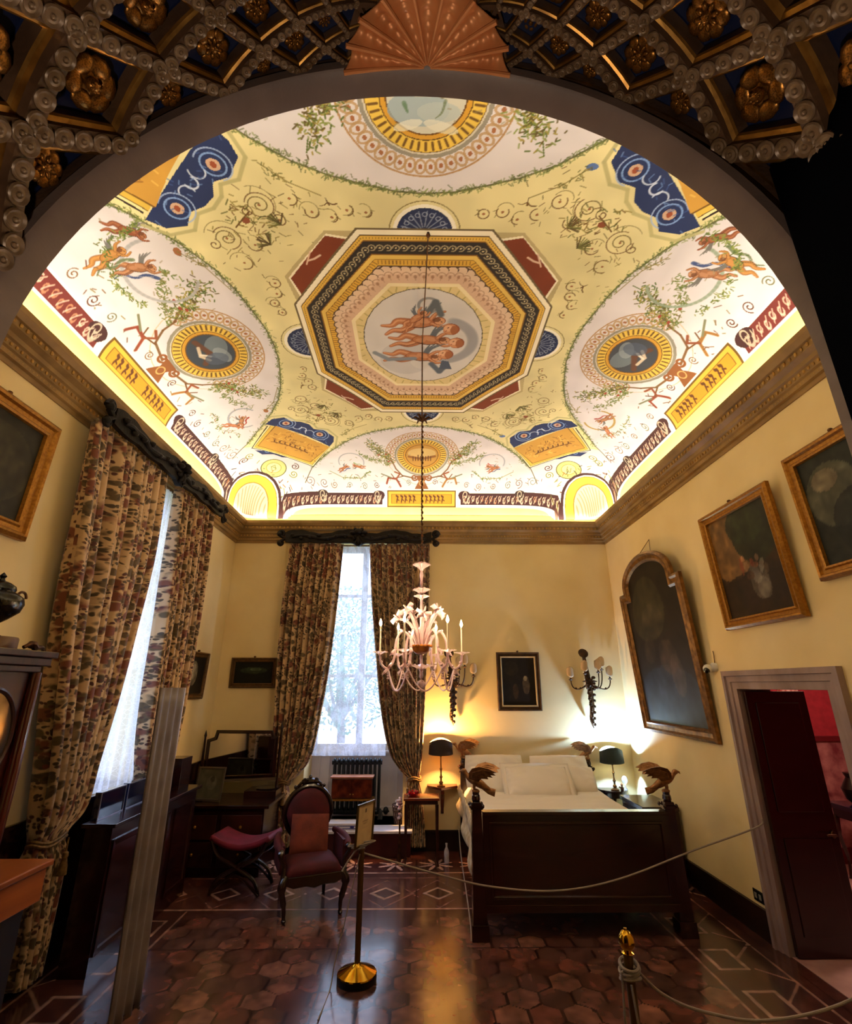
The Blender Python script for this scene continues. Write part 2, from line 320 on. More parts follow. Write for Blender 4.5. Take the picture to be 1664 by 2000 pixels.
for si,T in enumerate(SIDES):
    P.T=T; side=si in (1,2)
    P.poly(LF+[(2.0,3.3),(-2.0,3.3)],WH)
    P.line(LF[1:-1],.014,'5A5230',.85); P.leaves(LF[2:-2],900,.016,.028,['5E6A32','7B8A44','4A5228'],.6,.009)
    # edge scatter of tiny leaves
    # medallion
    m=2.5
    for r,h in ((.585,'CBB79A'),(.575,WH)): P.ell(0,m,r,r,h)
    for i in range(26):
        a=PI+(i+.5)*PI*1.0/26*1.0
        a=PI*1.0+ (i-2)*(PI/21)
        x,y=.50*cos(a),m+.50*sin(a)
        if y<m+.18:
            P.ell(x,y,.045,.065,'B08A5A',.8,a+PI/2); P.ell(x,y,.027,.045,WH,.9,a+PI/2); P.ell(x,y,.015,.02,'9A5A2E',.9)
            P.arc(0,m,.425,a-.06,a+.06,.012,'A87C4C',.7,4)
    P.arc(0,m,.575,PI*.95,2*PI*1.02,.014,'A87C4C',.8,40)
    for r,h in ((.435,'8F8878'),(.405,'C9C0AC'),(.392,'7A5A1E'),(.385,'DAB548'),(.30,'5A3D12'),(.292,'C8922A'),(.262,'6A4412')): P.ell(0,m,r,r*1.0,h)
    for i in range(44):
        a=2*PI*i/44; P.line([(.315*cos(a),m+.315*sin(a)),(.37*cos(a),m+.37*sin(a))],.018,'6A4A18')
    P.ell(0,m,.25,.25,['B98A3A','3E4148','39404A','C4C0AE'][si])
    if si==0:
        P.ell(0,m-.05,.22,.12,'C9A868'); P.line([(-.2,m+.03),(0,m+.08),(.2,m+.02)],.05,'8A5A22')
        for i in range(8): P.line([(-.14+.04*i,m+.12),(-.14+.04*i,m+random.uniform(-.02,.06))],.016,'5A3414')
    elif si==3:
        P.ell(.05,m-.08,.2,.12,'8FA0A8',.8); P.ell(-.08,m-.1,.14,.07,'A9B2AE',.8); P.ell(-.1,m-.2,.12,.04,'D8D4C0',.7,.3); P.ell(.12,m-.19,.1,.035,'DAD6C4',.7,-.3); P.limb([(-.12,m-.02),(-.1,m-.1),(-.06,m-.14)],.02,.006,'6E7A5A',.7); P.limb([(.14,m-.04),(.12,m-.1)],.03,.01,'5E7A5A',.7)
        P.ell(.02,m+.1,.2,.1,'CFC7AC',.8); P.line([(-.1,m),( -.02,m+.06),(.1,m+.02)],.02,'6A5A3A',.7)
    else:
        P.ell(-.06,m-.08,.16,.12,'6F7A80',.8,.5); P.ell(.06,m-.1,.12,.08,'8C9599',.7,-.4)
        P.line([(-.18,m+.1),(0,m+.02),(.14,m+.13)],.06,'5E3A26'); P.line([(-.1,m+.1),(.02,m+.13),(.1,m+.06)],.035,'C8B49A'); P.line([(0,m+.12),(.05,m+.03)],.03,'D8CDBB')
        P.ell(.1,m-.02,.09,.13,'4A5568',.7)
    # trees springing beside the medallion
    for k in (-1,1):
        st=[(k*.1,2.98),(k*.32,2.93),(k*.42,2.8),(k*.47,2.66),(k*.6,2.52)]
        P.line(st,.022,'6E4A22',.9); P.line([(k*.3,2.94),(k*.45,2.98),(k*.5,2.9)],.015,'6E4A22')
        P.leaves([(k*.5,2.62),(k*.66,2.42),(k*.8,2.2)],260,.055,.032,['4C5F22','7E8A3E','5A4A1E','9A8A3A'],.85,.012)
        P.leaves([(k*.5,2.7),(k*.85,2.58),(k*1.0,2.45)],120,.03,.03,['5C6F2E','7A7A3E'],.8,.011)
        P.line([(k*.8,2.2),(k*.83,2.1)],.01,GR); 
        for _ in range(3): P.ell(k*random.uniform(.5,.7),random.uniform(2.45,2.65),.02,.016,'9A3A2A',.9)
        # ribbon rings with cupids
        rs=1.0
        cx_,cy_=k*1.12,2.72
        if side:
            big=(k==-1) if si==2 else (k==1)      # large cupids towards the arch end
            if big:
                cx_,cy_=k*1.03,2.62
                P.arc(k*.98,2.5,.3,0 if k>0 else PI, (1.35*PI if k>0 else -.35*PI),.03,'8E9C86' if si==1 else 'A9A8AA',.8,30)
                putto(cx_+.02*k,cy_-.04,.36,1.3*k+ (0 if k>0 else PI),drape='3A4A7A'); putto(cx_+.2*k,cy_+.1,.34,1.7*k+(0 if k>0 else PI),('B07A3A','C48A4A','7A4A1E'),drape='6E7A5A')
                putto(cx_+.3*k,cy_-.13,.3,1.0*k+(0 if k>0 else PI),('8E4E2E','A86A44','6E3A20'))
                P.leaves([(k*1.4,2.45),(k*1.3,2.8),(k*.95,2.9),(k*.7,2.8)],170,.02,.028,['4C5F22','7E8A3E'],.8,.010)
            else:
                P.arc(k*1.2,2.6,.2,-.2,PI*1.3,.026,'B0904A' if si==1 else '9C9EA6',.85,24)
                putto(k*1.2,2.62,.26,.6,drape='9A2E1E'); putto(k*1.32,2.74,.24,2.3,('B06A4A','C08A5A','8E4A2A'))
                P.leaves([(k*.9,2.9),(k*1.25,2.95),(k*1.55,2.75)],60,.02,.035,['4C5F22','7E8A3E','8A6A3A'],.8,.009)
        else:
            P.arc(k*1.13,2.66,.2,PI*.9,PI*2.1,.02,'9C9EA6',.8,24)
            putto(k*1.08,2.74,.2,.3,('A8663E','B87B50','8E4A2A'),drape='6E8A3A' if k<0 else 'A03020'); putto(k*1.22,2.76,.2,2.6,('A8663E','B87B50','8E4A2A'),drape='3A4A7A')
            P.line([(k*.85,2.85),(k*1.0,2.98),(k*1.3,2.97),(k*1.5,2.85)],.014,'8A8A5A',.7); P.leaves([(k*.85,2.85),(k*1.0,2.98),(k*1.3,2.97)],40,.015,.03,['4C5F22','7E8A3E'],.8,.009)
        # griffins and scroll work below
        P.line([(k*.35,3.1),(k*.42,2.99),(k*.55,2.97),(k*.58,3.06)],.03,'8A3E26' if k<0 else '9A6A30'); P.line([(k*.42,2.99),(k*.36,2.9),(k*.44,2.86)],.025,'8A4A2A'); P.line([(k*.5,2.97),(k*.66,2.9)],.02,'7A7A5A')
        for x,y,r in ((.75,3.08,.045),(.95,3.1,.05),(1.2,3.09,.045),(1.45,3.08,.055),(1.62,3.05,.07),(1.85,3.02,.08),(.22,3.04,.045)): swirl(k*x,y,r,random.choice([BR,'7A5A3A','6A6A4A']),.8)
        for _ in range(26):
            x=k*random.uniform(.25,2.0); y=random.uniform(2.9,3.13); P.line([(x,y),(x+random.uniform(-.05,.05),y+random.uniform(-.04,.04))],.01,random.choice([BR,'7A6A3A','6A4A2A']),.7)
        for _ in range(16):
            x=k*random.uniform(.1,1.5); y=random.uniform(2.0,2.45)+abs(x)*.3; P.line([(x,y),(x+random.uniform(-.05,.05),y+random.uniform(-.03,.03))],.012,random.choice(['8A8A6A','8A7A5A']),.5)
    # urn under the medallion
    P.poly([(-.1,2.93),(.1,2.93),(.05,3.03),(.12,3.14),(-.12,3.14),(-.05,3.03)],'8A5226'); P.spiral(-.12,2.96,.06,0,1.2,.022,'8A5226'); P.spiral(.12,2.96,.06,PI,1.2,.022,'8A5226',1,-1)
    P.arc(0,3.05,.04,0,2*PI,.012,'C9A060')
    # frieze at the foot of the vault
    F0,F1=(3.12,3.268)
    for k in (-1,1):
        band=[(k*.62,F1),(k*.62,3.2),(k*.8,3.165),(k*1.55,3.165),(k*1.75,3.15),(k*2.35,3.16),(k*2.45,F1)]
        P.poly(band,'F0EAE0'); 
        P.poly([(k*.66,F1-.008),(k*.66,3.215),(k*.82,3.18),(k*1.55,3.18),(k*1.75,3.165),(k*2.3,3.175),(k*2.38,F1-.008)],'42201E' if (not side or k*(1 if si==1 else -1)<0) else '6E2A24')
        P.ell(k*.72,3.2,.1,.045,'42201E'); P.ell(k*1.66,3.19,.09,.045,'3A2420')
        for i in range(22):
            x=k*(.72+i*.075); P.arc(x,3.225+.012*(i%2),.02,0,2*PI*.8,.009,random.choice(['D8B8A0','C9A890','B07A5A']),.9,8,ry=.016)
            P.line([(x-.02,3.25),(x+.03,3.205)],.008,'D8C0A8',.8)
        P.spiral(k*1.66,3.19,.06,0,1.4,.012,'B8A890',.9); P.spiral(k*.74,3.2,.06,0,1.4,.012,'B8A890',.9)
    gx=.58
    P.poly([(-gx-.03,F1+.004),(-gx-.03,3.135),(gx+.03,3.135),(gx+.03,F1+.004)],'EDE6D4')
    P.poly([(-gx,F1),(-gx,3.15),(gx,3.15),(gx,F1)],'6A4A12'); P.poly([(-gx+.02,F1-.004),(-gx+.02,3.165),(gx-.02,3.165),(gx-.02,F1-.004)],'D9A93A')
    P.poly([(-gx+.07,F1-.012),(-gx+.07,3.19),(gx-.07,3.19),(gx-.07,F1-.012)],'8A6014'); P.poly([(-gx+.08,F1-.014),(-gx+.08,3.196),(gx-.08,3.196),(gx-.08,F1-.014)],'C98E22')
    for i in range(12):
        x=-.42+.07*i+random.uniform(-.01,.01)
        if 4<i<7: continue
        P.line([(x,3.245),(x+.02,3.215),(x-.01,3.205)],.018,'5A3410'); P.line([(x,3.23),(x+.04,3.24)],.008,'5A3410')
    P.poly([(-3.2,3.268),(3.2,3.268),(3.2,3.29),(-3.2,3.29)],'E8D07A')
for ci,c in enumerate(CORN):                       # gold panels, blue scroll ground, corner medallion and fan
    P.T=c
    P.poly([(2.2,1.6),(2.08,1.5),(1.92,1.5),(1.85,1.62),(1.72,1.66),(1.62,1.74),(1.58,1.86),(1.44,1.9),(1.32,2.06),(1.34,2.18),(1.42,2.3)],NV)
    P.line([(2.24,1.56),(2.08,1.44),(1.88,1.46),(1.8,1.6),(1.66,1.64),(1.56,1.74),(1.53,1.84),(1.38,1.88),(1.27,2.06),(1.32,2.26)],.03,'B8B07A',.9)
    for x,y in ((1.93,1.66),(1.52,2.0)):
        P.arc(x,y,.09,0,2*PI,.014,'7FA0D8',.9); P.arc(x,y,.13,.5,4.5,.012,'9FB4DC',.8); P.ell(x,y,.05,.05,'C9A68C'); P.ell(x,y,.022,.028,'9A4A2A')
    P.arc(1.74,1.86,.05,2,6,.014,'C9D4EA',.8); P.arc(1.8,1.78,.06,0,3,.012,'C9D4EA',.7); P.arc(1.66,1.95,.06,3,6.5,.012,'C9D4EA',.7); P.leaves([(2.1,1.6),(1.74,1.86),(1.4,2.2)],26,.05,.04,['7FA0D8','3A5A9C'],.6,.01)
    P.poly([(2.52,2.2),(2.46,2.36),(2.3,2.42),(2.2,2.52),(2.05,2.56),(1.9,2.68),(1.78,2.72)],NV)
    for x,y in ((2.36,2.3),(2.14,2.46),(1.96,2.58)): P.arc(x,y,.04,0,2*PI,.014,'6F90C8',.9,12)
    cv=lambda n,x0,y0,x1,y1,b:[(x0+(x1-x0)*i/n+b*sin(PI*i/n)*.7,y0+(y1-y0)*i/n+b*sin(PI*i/n)*.7) for i in range(n+1)]
    def pan(e,h): P.poly(cv(8,2.16-e,1.66+e*.35,1.42+e*.2,2.31+e*.1,.03)+cv(8,1.76+e*.3,2.74-e,2.52-e*.9,2.12-e*.1,.06),h)
    pan(-.03,DK); pan(-.012,'E8DCA0'); pan(.012,'6A4A12'); pan(.02,'D9B446'); pan(.07,'7A5412'); pan(.085,'C8963C')
    P.leaves([(2.2,1.95),(1.95,2.2),(1.7,2.45)],90,.09,.05,['8A5A20','A8742A','6A4414','E0B85A'],.7,.014)
    for i in range(7):
        t=.22+.56*i/6; x=2.3+(1.62-2.3)*t+.05; y=1.95+(2.5-1.95)*t+.03
        P.line([(x-.03,y+.04),(x+.01,y),(x-.01,y-.05)],.02,'5E3A10'); P.line([(x,y),(x+.05,y-.02)],.014,'7A4A14')
    # arabesques on the yellow spandrel
    for x,y,r in ((1.3,1.66,.11),(1.66,1.36,.11),(1.05,1.72,.06),(1.6,1.1,.07),(1.18,1.52,.05),(1.45,1.28,.06),(.62,1.62,.05),(.75,1.55,.045),(.9,1.6,.055),(.47,1.6,.045),(1.42,.72,.05),(1.47,.6,.045),(1.4,.85,.05),(1.43,.47,.04)):
        P.arc(x,y,r,random.random()*3,random.random()*3+4.5,.010,'6A4A26',.7); P.arc(x+.02,y+.02,r*1.35,random.random()*3,random.random()*3+2,.007,'7A6A3A',.6); P.ell(x,y,.012,.012,'8A4A26',.8); [P.line([(x+r*cos(q),y+r*sin(q)),(x+r*1.5*cos(q+.3),y+r*1.5*sin(q+.3))],.008,'6A5A2A',.6) for q in (random.random()*6,random.random()*6)]
        if r>.08: P.spiral(x,y,r*.8,0,1.3,.010,'7A6A3A',.9); P.spiral(x+.12,y-.05,r*.5,2,1.2,.009,'6A4A26',.8)
    for _ in range(60):
        t=random.random(); a=random.gauss(0,.1); x=.95+.75*t+a; y=1.9-.75*t*.95+random.gauss(-.12,.16)
        P.line([(x,y),(x+random.uniform(-.05,.05),y+random.uniform(-.05,.05))],.008,random.choice(['5A4A22','7A6A32','6A4A26']),.7)
    for k in (0,1):
        x,y=(1.18,1.48) if k==0 else (1.32,1.28)
        for _ in range(16): an=random.uniform(-.4,PI/2+.4); P.line([(x,y),(x+.05*cos(an)+.06*cos(an),y+.11*sin(an))],.011,random.choice(['4A3A1A','6A6A32']),.8)
    P.leaves([(1.25,1.42),(1.5,1.62),(1.62,1.5)],50,.07,.05,['5A5A26','6A4A1E','8A7A3A'],.75,.011)
    P.ell(1.45,1.52,.035,.03,'8A4A2A'); P.line([(1.4,1.6),(1.55,1.46)],.012,'6A4A1E')
    P.ell(2.1,1.28,.03,.045,'9A5A2A',.9) if ci%2 else P.ell(1.2,2.02,.045,.03,'4A6AB0',.9)
    P.line([(2.1,1.28),(1.95,1.1),(1.82,.8)],.01,'7A6A32',.7); P.line([(1.2,2.02),(1.02,1.86),(.8,1.75)],.01,'7A6A32',.7)
    P.leaves([(2.1,1.28),(1.95,1.1)],24,.02,.03,['5A5A26','8A7A3A'],.7,.009); P.leaves([(1.2,2.02),(1.02,1.86)],24,.02,.03,['5A5A26','8A7A3A'],.7,.009)
    # corner ornaments
    P.ell(2.38,2.73,.2,.2,'6A6A2A'); P.ell(2.38,2.73,.185,.185,'D4CC80'); P.ell(2.38,2.73,.12,.12,'A8A850'); P.ell(2.38,2.73,.105,.105,'D8DCA0'); P.line([(2.35,2.68),(2.36,2.78),(2.42,2.79),(2.41,2.7)],.014,'9A9A5A')
    for _ in range(40):
        a=random.uniform(PI*.98,PI*1.52); r=random.uniform(.66,.92); x,y=3.04+r*cos(a),3.28+r*sin(a)
        P.line([(x,y),(x+random.uniform(-.06,.06),y+random.uniform(-.06,.06))],.013,random.choice([BR,'8A8A3A','6A6A2A',DK,'A0622E']),.8)
    for x,y in ((2.1,2.9),(2.72,2.35),(2.05,2.75),(2.62,2.3)): swirl(x,y,.07,random.choice([BR,'8A8A3A']),.9,.014)
    P.ell(3.04,3.28,.70,.70,'42201E'); P.ell(3.04,3.28,.655,.655,'F0EAE0'); P.ell(3.04,3.28,.63,.63,'8A6A1A'); P.ell(3.04,3.28,.62,.62,'E6C440'); P.ell(3.04,3.28,.5,.5,'9A7A2A'); P.ell(3.04,3.28,.485,.485,'E2CDA8')
    for i in range(14):
        a=PI+PI/2*(i+.5)/14; P.line([(3.04+.2*cos(a),3.28+.2*sin(a)),(3.04+.45*cos(a+.03),3.28+.45*sin(a+.03))],.014,'B08A62',.8)
P.T=None
OCT=[(q*.975,r*.975) for q,r in [(.57,1.44),(1.28,.57),(1.28,-.57),(.57,-1.44),(-.57,-1.44),(-1.28,-.57),(-1.28,.57),(-.57,1.44)]]
osc=lambda k:[(a*k,b*k) for a,b in OCT]
for sx in (-1,1):
    for sy in (-1,1):
        q=lambda L:[(a*sx,b*sy) for a,b in L]
        P.poly(q([(.58,1.42),(.84,1.42),(1.29,.93),(1.25,.60)]),'B8A878'); P.poly(q([(.62,1.35),(.83,1.39),(1.26,.91),(1.2,.66)]),'F0E6C8'); P.poly(q([(.64,1.33),(.84,1.37),(1.24,.90),(1.18,.68)]),'7A3414')
        P.line(q([(.92,1.16),(.98,1.12),(1.04,1.1)]),.02,'D8B8A0'); P.line(q([(1.0,1.2),(1.06,1.06)]),.014,'D8B8A0')
for a0,x,y in ((0,0,1.42),(PI,0,-1.42),(-PI/2,1.26,0),(PI/2,-1.26,0)):
    for r,h in ((.30,'8A7A4A'),(.29,'DDD29C'),(.265,'F0EAD8'),(.235,'F0EAD8'),(.232,'1E2A50')): P.ell(x,y,r,r,h)
    for i in range(9):
        a=a0+PI*(i+.5)/9; P.line([(x+.05*cos(a),y+.05*sin(a)),(x+.2*cos(a+.1),y+.2*sin(a+.1))],.011,'8A94A8',.8); P.arc(x+.17*cos(a),y+.17*sin(a),.02,0,6,.008,'9AA4B8',.8,8)
for k,h in ((1.035,'6A5A3A'),(1.02,'F2E8CC'),(.985,'5A3E16'),(.978,'DDB24A'),(.945,'8A5E1C'),(.938,'2A221C'),(.84,'8A5E1C'),(.832,'E0BC5C'),(.80,'7A5218'),(.795,'D8A83C'),(.75,'5A3E16'),(.742,'D8B89A'),(.735,'5A3A28'),(.725,'D0AE92'),(.60,'E8DAB0'),(.57,'D8C48A')):
    P.poly(osc(k),h)
def octring(k,n,fn):
    V=osc(k)
    for i in range(8):
        a=V[i];b=V[(i+1)%8]
        for j in range(n):
            t=(j+.5)/n; x=a[0]+(b[0]-a[0])*t; y=a[1]+(b[1]-a[1])*t; an=math.atan2(b[1]-a[1],b[0]-a[0]); fn(x,y,an,j)
octring(.888,14,lambda x,y,an,j:(P.arc(x,y,.03,an,an+5,.011,'A89A78',.9,10),P.ell(x,y,.009,.009,'C8B890')))
octring(.775,26,lambda x,y,an,j:P.line([(x-.02*sin(an),y+.02*cos(an)),(x+.02*sin(an),y-.02*cos(an))],.009,'7A5218',.9))
octring(.962,40,lambda x,y,an,j:P.ell(x,y,.006,.009,'8A6A22',.9))
octring(.715,9,lambda x,y,an,j:(P.ell(x,y,.056,.05,'4A3428',.9),P.ell(x*.99,y*.99,.05,.048,'DCC0A4')))
octring(.665,9,lambda x,y,an,j:(P.arc(x,y,.04,an,an+PI,.010,'A8846A',.7,8),P.line([(x,y),(x*.94,y*.94)],.010,'A8846A',.6),P.ell(x*.985,y*.985,.015,.022,'9A7258',.7)))
octring(.56,6,lambda x,y,an,j:P.line([(x,y),(x*.93+random.uniform(-.04,.04),y*.93)],.014,'9A8A4A',.6))
P.ell(0,-.02,.655,.765,'5A5040'); P.ell(0,-.02,.645,.755,'CFCBC8')
P.ell(.1,-.25,.4,.3,'CFCBC6',.6); P.ell(-.2,.3,.3,.3,'B4B2B4',.5); P.ell(.2,.35,.35,.2,'D4D0CA',.5)
P.arc(.22,.0,.33,-1.3,1.5,.11,'9A9A9E',.8); P.arc(.05,-.55,.1,0,5.5,.03,'8A8A8A',.8)
def body(pts,w,h): P.line(pts,w,h,1,.2)
for dx,dy,rot in ((-.02,-.32,-.15),(.05,-.02,0.05),(-.03,.28,.12)):
    an=PI+rot
    putto(.13+dx,dy,.64,an,('B5744A','D29A70','8E4E2C'),'5E646C')
for x,y in ((.3,-.2),(.37,.02),(.26,.22)):
    P.ell(x,y,.09,.09,'8A4A28'); P.ell(x-.01,y,.078,.08,'C88A60'); P.ell(x-.035,y-.015,.045,.05,'DCAA84'); P.ell(x+.035,y+.01,.045,.07,'9A5A34',.9); P.line([(x-.03,y-.03),(x-.04,y-.02)],.012,'5A2E1A'); P.line([(x-.05,y+.02),(x-.06,y+.03)],.010,'8A4030')
P.line([(.05,-.45),(.12,-.6),(.18,-.42)],.07,'5E6468'); P.line([(.1,.4),(.2,.55),(.28,.42)],.07,'56606E'); P.line([(-.55,.2),(-.4,.32),(-.1,.3)],.06,'7E8690')
putto(-.02,-.42,.36,PI*.75,('B5744A','D29A70','8E4E2C'),'5E646C')
P.poly([(.19,.5),(.35,.5),(.3,.35),(.22,.33)],'4A566A')
for x,y,an in ((-.76,-1.69,0),(.8,-1.71,.3),(1.51,-.86,1.2),(-1.5,.8,2),(.7,1.75,1)): bird(x,y,.11,an)
P.noise(.04,25)
M_fresco=paintmat('fresco_plaster',.8,.05,12)
o=P.mesh('ceiling',lambda X,Y:(X+CX,Y+CY,zf(X,Y)),M_fresco,flip=True); o['kind']='structure'
# roof slab above the vault keeps the daylight out
struct(MB().box(XL-.5,XR+.5,YF-.1,YB+.9,5.8,6.0).box(XL-.5,XL-.02,YF-.1,YB+.9,4.7,5.8).box(XR+.02,XR+.5,YF-.1,YB+.9,4.7,5.8).box(XL-.5,XR+.5,YB+.02,YB+.9,4.7,5.8),'ceiling_slab',M_wall)

# floor ------------------------------------------------------------
F=Paint(np.arange(XL,XR+.011,.011),np.arange(1.0,7.9,.011),'4A2C28'); F.noise(.18,40)
hx=.235
for j in range(2,40):
    for i in range(-16,18):
        cx_=i*hx+(hx/2 if j%2 else 0)+.05; cy_=j*hx*.86
        if not(-2.2<cx_<2.25 and 1<cy_<5.85): continue
        kk=random.uniform(.86,1.16); h='%02x%02x%02x'%tuple(int(q*kk) for q in random.choice([(98,66,56),(90,58,50),(108,72,58),(92,54,44)]))
        F.poly([(cx_+hx*.577*cos(PI/6+k*PI/3)+random.uniform(-.012,.012),cy_+hx*.577*sin(PI/6+k*PI/3)+random.uniform(-.012,.012)) for k in range(6)],h,.9)
        F.line([(cx_+hx*.577*cos(PI/6+k*PI/3),cy_+hx*.577*sin(PI/6+k*PI/3)) for k in range(4)],.016,'1E0E0C',.9)
        if random.random()<.35: F.ell(cx_+hx*.5,cy_+hx*.28,.03,.035,'1E0E0C',.8)
LC='A88878'
F.poly([(XL,5.9),(XR,5.9),(XR,7.9),(XL,7.9)],'54302A')
for y in (5.94,6.94): F.line([(-2.6,y),(2.6,y)],.025,LC)
for i in range(-5,7):
    x=-.35+.57*i
    F.line([(x-.3,6.33),(x,6.7),(x+.3,6.33),(x,5.97),(x-.3,6.33)],.02,'7A5A50',.8)
    F.poly([(x-.17,6.33),(x,6.5),(x+.17,6.33),(x,6.16)],LC); F.poly([(x-.125,6.33),(x,6.455),(x+.125,6.33),(x,6.205)],'4A2822')
F.line([(-2.6,6.78),(2.6,6.78)],.012,'8A6A5E')
F.poly([(XL,7.0),(XR,7.0),(XR,7.9),(XL,7.9)],'48241F')
for i in range(-6,6):
    x=-.28+.5*i
    for k in range(8):
        a=PI/8+k*PI/4; F.ell(x+.13*cos(a),7.22+.12*sin(a),.095,.022,'C8A090',.95,a)
for sx in (-1,1):                                  # side borders with boxed meander
    X0=2.28; F.poly([(sx*X0,1),(sx*3.2,1),(sx*3.2,5.9),(sx*X0,5.9)],'442620')
    F.line([(sx*X0,1),(sx*X0,5.9)],.022,'8A6A5C'); F.line([(sx*2.85,1),(sx*2.85,7.7)],.02,'8A6A5C'); F.line([(sx*2.95,1),(sx*2.95,7.7)],.012,'1A0C0A')
    for i in range(8):
        y=1.2+.6*i
        F.line([(sx*2.38,y),(sx*2.6,y+.0),(sx*2.6,y+.3),(sx*2.38,y+.3),(sx*2.38,y)],.03,'94786A',.9)
        F.line([(sx*2.6,y+.15),(sx*2.85,y+.4)],.022,'8A6A5C'); F.line([(sx*2.66,y),(sx*2.85,y-.18)],.016,'8A6A5C')
F.noise(.22,12); F.noise(.18,4)
for l in ([(.2,1),(.2,5.8)],[(-3,5.16),(3,5.16)],[(-.72,1),(-.72,5.16)],[(-.02,5.9),(-.02,7.4)]): F.line(l,.012,'120806')
m=paintmat('floor_inlay',.21,.12,9,coat=.35); o=F.mesh('floor',lambda X,Y:(X,Y,0*X),m,smooth=False); o['kind']='structure'
struct(MB().box(XL,XR,-3.5,1.0,-.1,0).box(XL-.6,XR+4.2,-3.5,YB+1.2,-.2,-.005),'floor_slab',mat('floor_stone','8A6E66',.5,col2='6E5650',scale=3))

# walls -------------------------------------------------------------
def holewall(name,axis,c0,c1,a0,a1,z0,z1,hole,m=M_wall):
    h0,h1,hz0,hz1=hole; b=MB()
    for p,q,r,s_ in ((a0,h0,z0,z1),(h1,a1,z0,z1),(h0,h1,z0,hz0),(h0,h1,hz1,z1)):
        if q-p<1e-4 or s_-r<1e-4: continue
        if axis=='y': b.box(p,q,c0,c1,r,s_)
        else: b.box(c0,c1,p,q,r,s_)
    return struct(b,name,m)
holewall('wall_back','y',YB,YB+.62,XL-.6,XR+.3,-.1,4.72,(-1.62,-.22,.3,4.36))
holewall('wall_left','x',XL-.6,XL,YF-.06,YB,-.1,4.72,(4.55,5.85,1.15,4.3))
holewall('wall_right','x',XR,XR+.3,YF-.06,YB,-.1,4.72,(3.84,4.98,0,2.09))
# front wall with round arch
ax,az,ar=-.02,3.0,1.27
b=MB(); N_=32; y0,y1=1.20,1.26
inn=[(ax-ar,-.1)]+[(ax-ar*cos(PI*i/N_),az+ar*sin(PI*i/N_)) for i in range(N_+1)]+[(ax+ar,-.1)]
out=[(XL-.6,-.1)]+[(XL-.6,min(4.72,az+.3*i)) for i in range(0,6)]
def outer(p):
    x,z=p
    if z<0: return (XL-.6 if x<0 else XR+.6,-.1)
    dx,dz=x-ax,z-az; k=min((3.6/abs(dx)) if abs(dx)>1e-6 else 99,((4.72-az)/dz) if dz>1e-6 else 99); return (ax+dx*k,az+dz*k)
ot=[outer(p) for p in inn]
v=[(p[0],y,p[1]) for y in (y0,y1) for p in inn]+[(p[0],y,p[1]) for y in (y0,y1) for p in ot]; n=len(inn)
f=[]
for i in range(n-1): f+=[(i,i+1,2*n+i+1,2*n+i),(n+i,3*n+i,3*n+i+1,n+i+1),(i,n+i,n+i+1,i+1)]
b.add(v,f); struct(b,'wall_front',M_wall)
M_marb=mat('grey_brown_marble','7E6C64',.45,col2='6E5E58',scale=3.2,bump=.08,stretch=(1,1,2))
b=MB(); ps=lambda r,y:[(ax+(r)*-cos(PI*i/48),y,az+r*sin(PI*i/48)) for i in range(49)]
b.grid(49,5,lambda p,q:(ax-([1.262,1.262,1.272,1.312,1.312][round(q*4)])*cos(PI*p),[1.26,1.175,1.16,1.16,1.2][round(q*4)],az+([1.262,1.262,1.272,1.312,1.312][round(q*4)])*sin(PI*p)))
b.box(ax-1.312,ax-1.262,1.16,1.26,0,az).box(ax+1.262,ax+1.312,1.16,1.26,0,az)
struct(b,'trim_1',M_marb,smooth=True)
# cornice: frame swept round the room, egg and dart rows
M_corn=mat('cornice_plaster','9A7A48',.6,col2='7E6238',scale=4)
M_cornG=mat('cornice_gilt','B8904C',.5,metal=.3,col2='96703A',scale=20)
prof=[(0,4.30),(.012,4.30),(.02,4.335),(.05,4.34),(.055,4.375),(.075,4.385),(.08,4.43),(.10,4.44),(.105,4.475),(.15,4.50),(.155,4.545),(.175,4.55),(.205,4.59),(.21,4.63),(.19,4.64),(.185,4.61),(0,4.61)]
b=MB(); b.frame([(XL,.9),(XR,.9),(XR,YB),(XL,YB)],prof,lambda x,y,h:(x,y,h))
b.i=1
for wx in (0,1):
    for row,(off,z,st,sz) in enumerate(((.082,4.408,.05,.016),(.157,4.525,.062,.02),(.05,4.36,.036,.009))):
        nn=int(6.4/st)
        for i in range(nn):
            y=1.35+st*i
            if y<7.7-off: x=XL+off if wx==0 else XR-off; b.sph((x,y,z),(sz*.6,sz*.8,sz),6,4)
for row,(off,z,st,sz) in enumerate(((.082,4.408,.05,.016),(.157,4.525,.062,.02),(.05,4.36,.036,.009))):
    for i in range(int(5.9/st)):
        x=XL+off+st*(i+.5)
        if x<XR-off: b.sph((x,YB-off,z),(sz*.8,sz*.6,sz),6,4)
struct(b,'trim_2',[M_corn,M_cornG])
# yellow fillet behind the led gutter
b=MB(); b.frame([(XL,1.2),(XR,1.2),(XR,YB),(XL,YB)],[(0,4.6),(.03,4.6),(.035,4.70),(.015,4.715),(.012,4.79),(0,4.80)],lambda x,y,h:(x,y,h))
struct(b,'trim_3',mat('gilt_fillet','E0C060',.5,metal=.15))
# baseboards
M_base=mat('baseboard_wood','24120C',.35,col2='160A06',scale=4)
bp=lambda b,*q:b.box(*q)
struct(MB().box(XL,-1.62,YB-.03,YB,0,.24).box(-.22,XR,YB-.03,YB,0,.24).box(-.22,XR,YB-.04,YB,.2,.225),'baseboard_back',M_base)
struct(MB().box(XR-.03,XR,1.26,3.68,0,.24).box(XR-.03,XR,5.14,YB,0,.24),'baseboard_right',M_base)
struct(MB().box(XL,XL+.03,1.26,YB,0,.24),'baseboard_left',M_base)

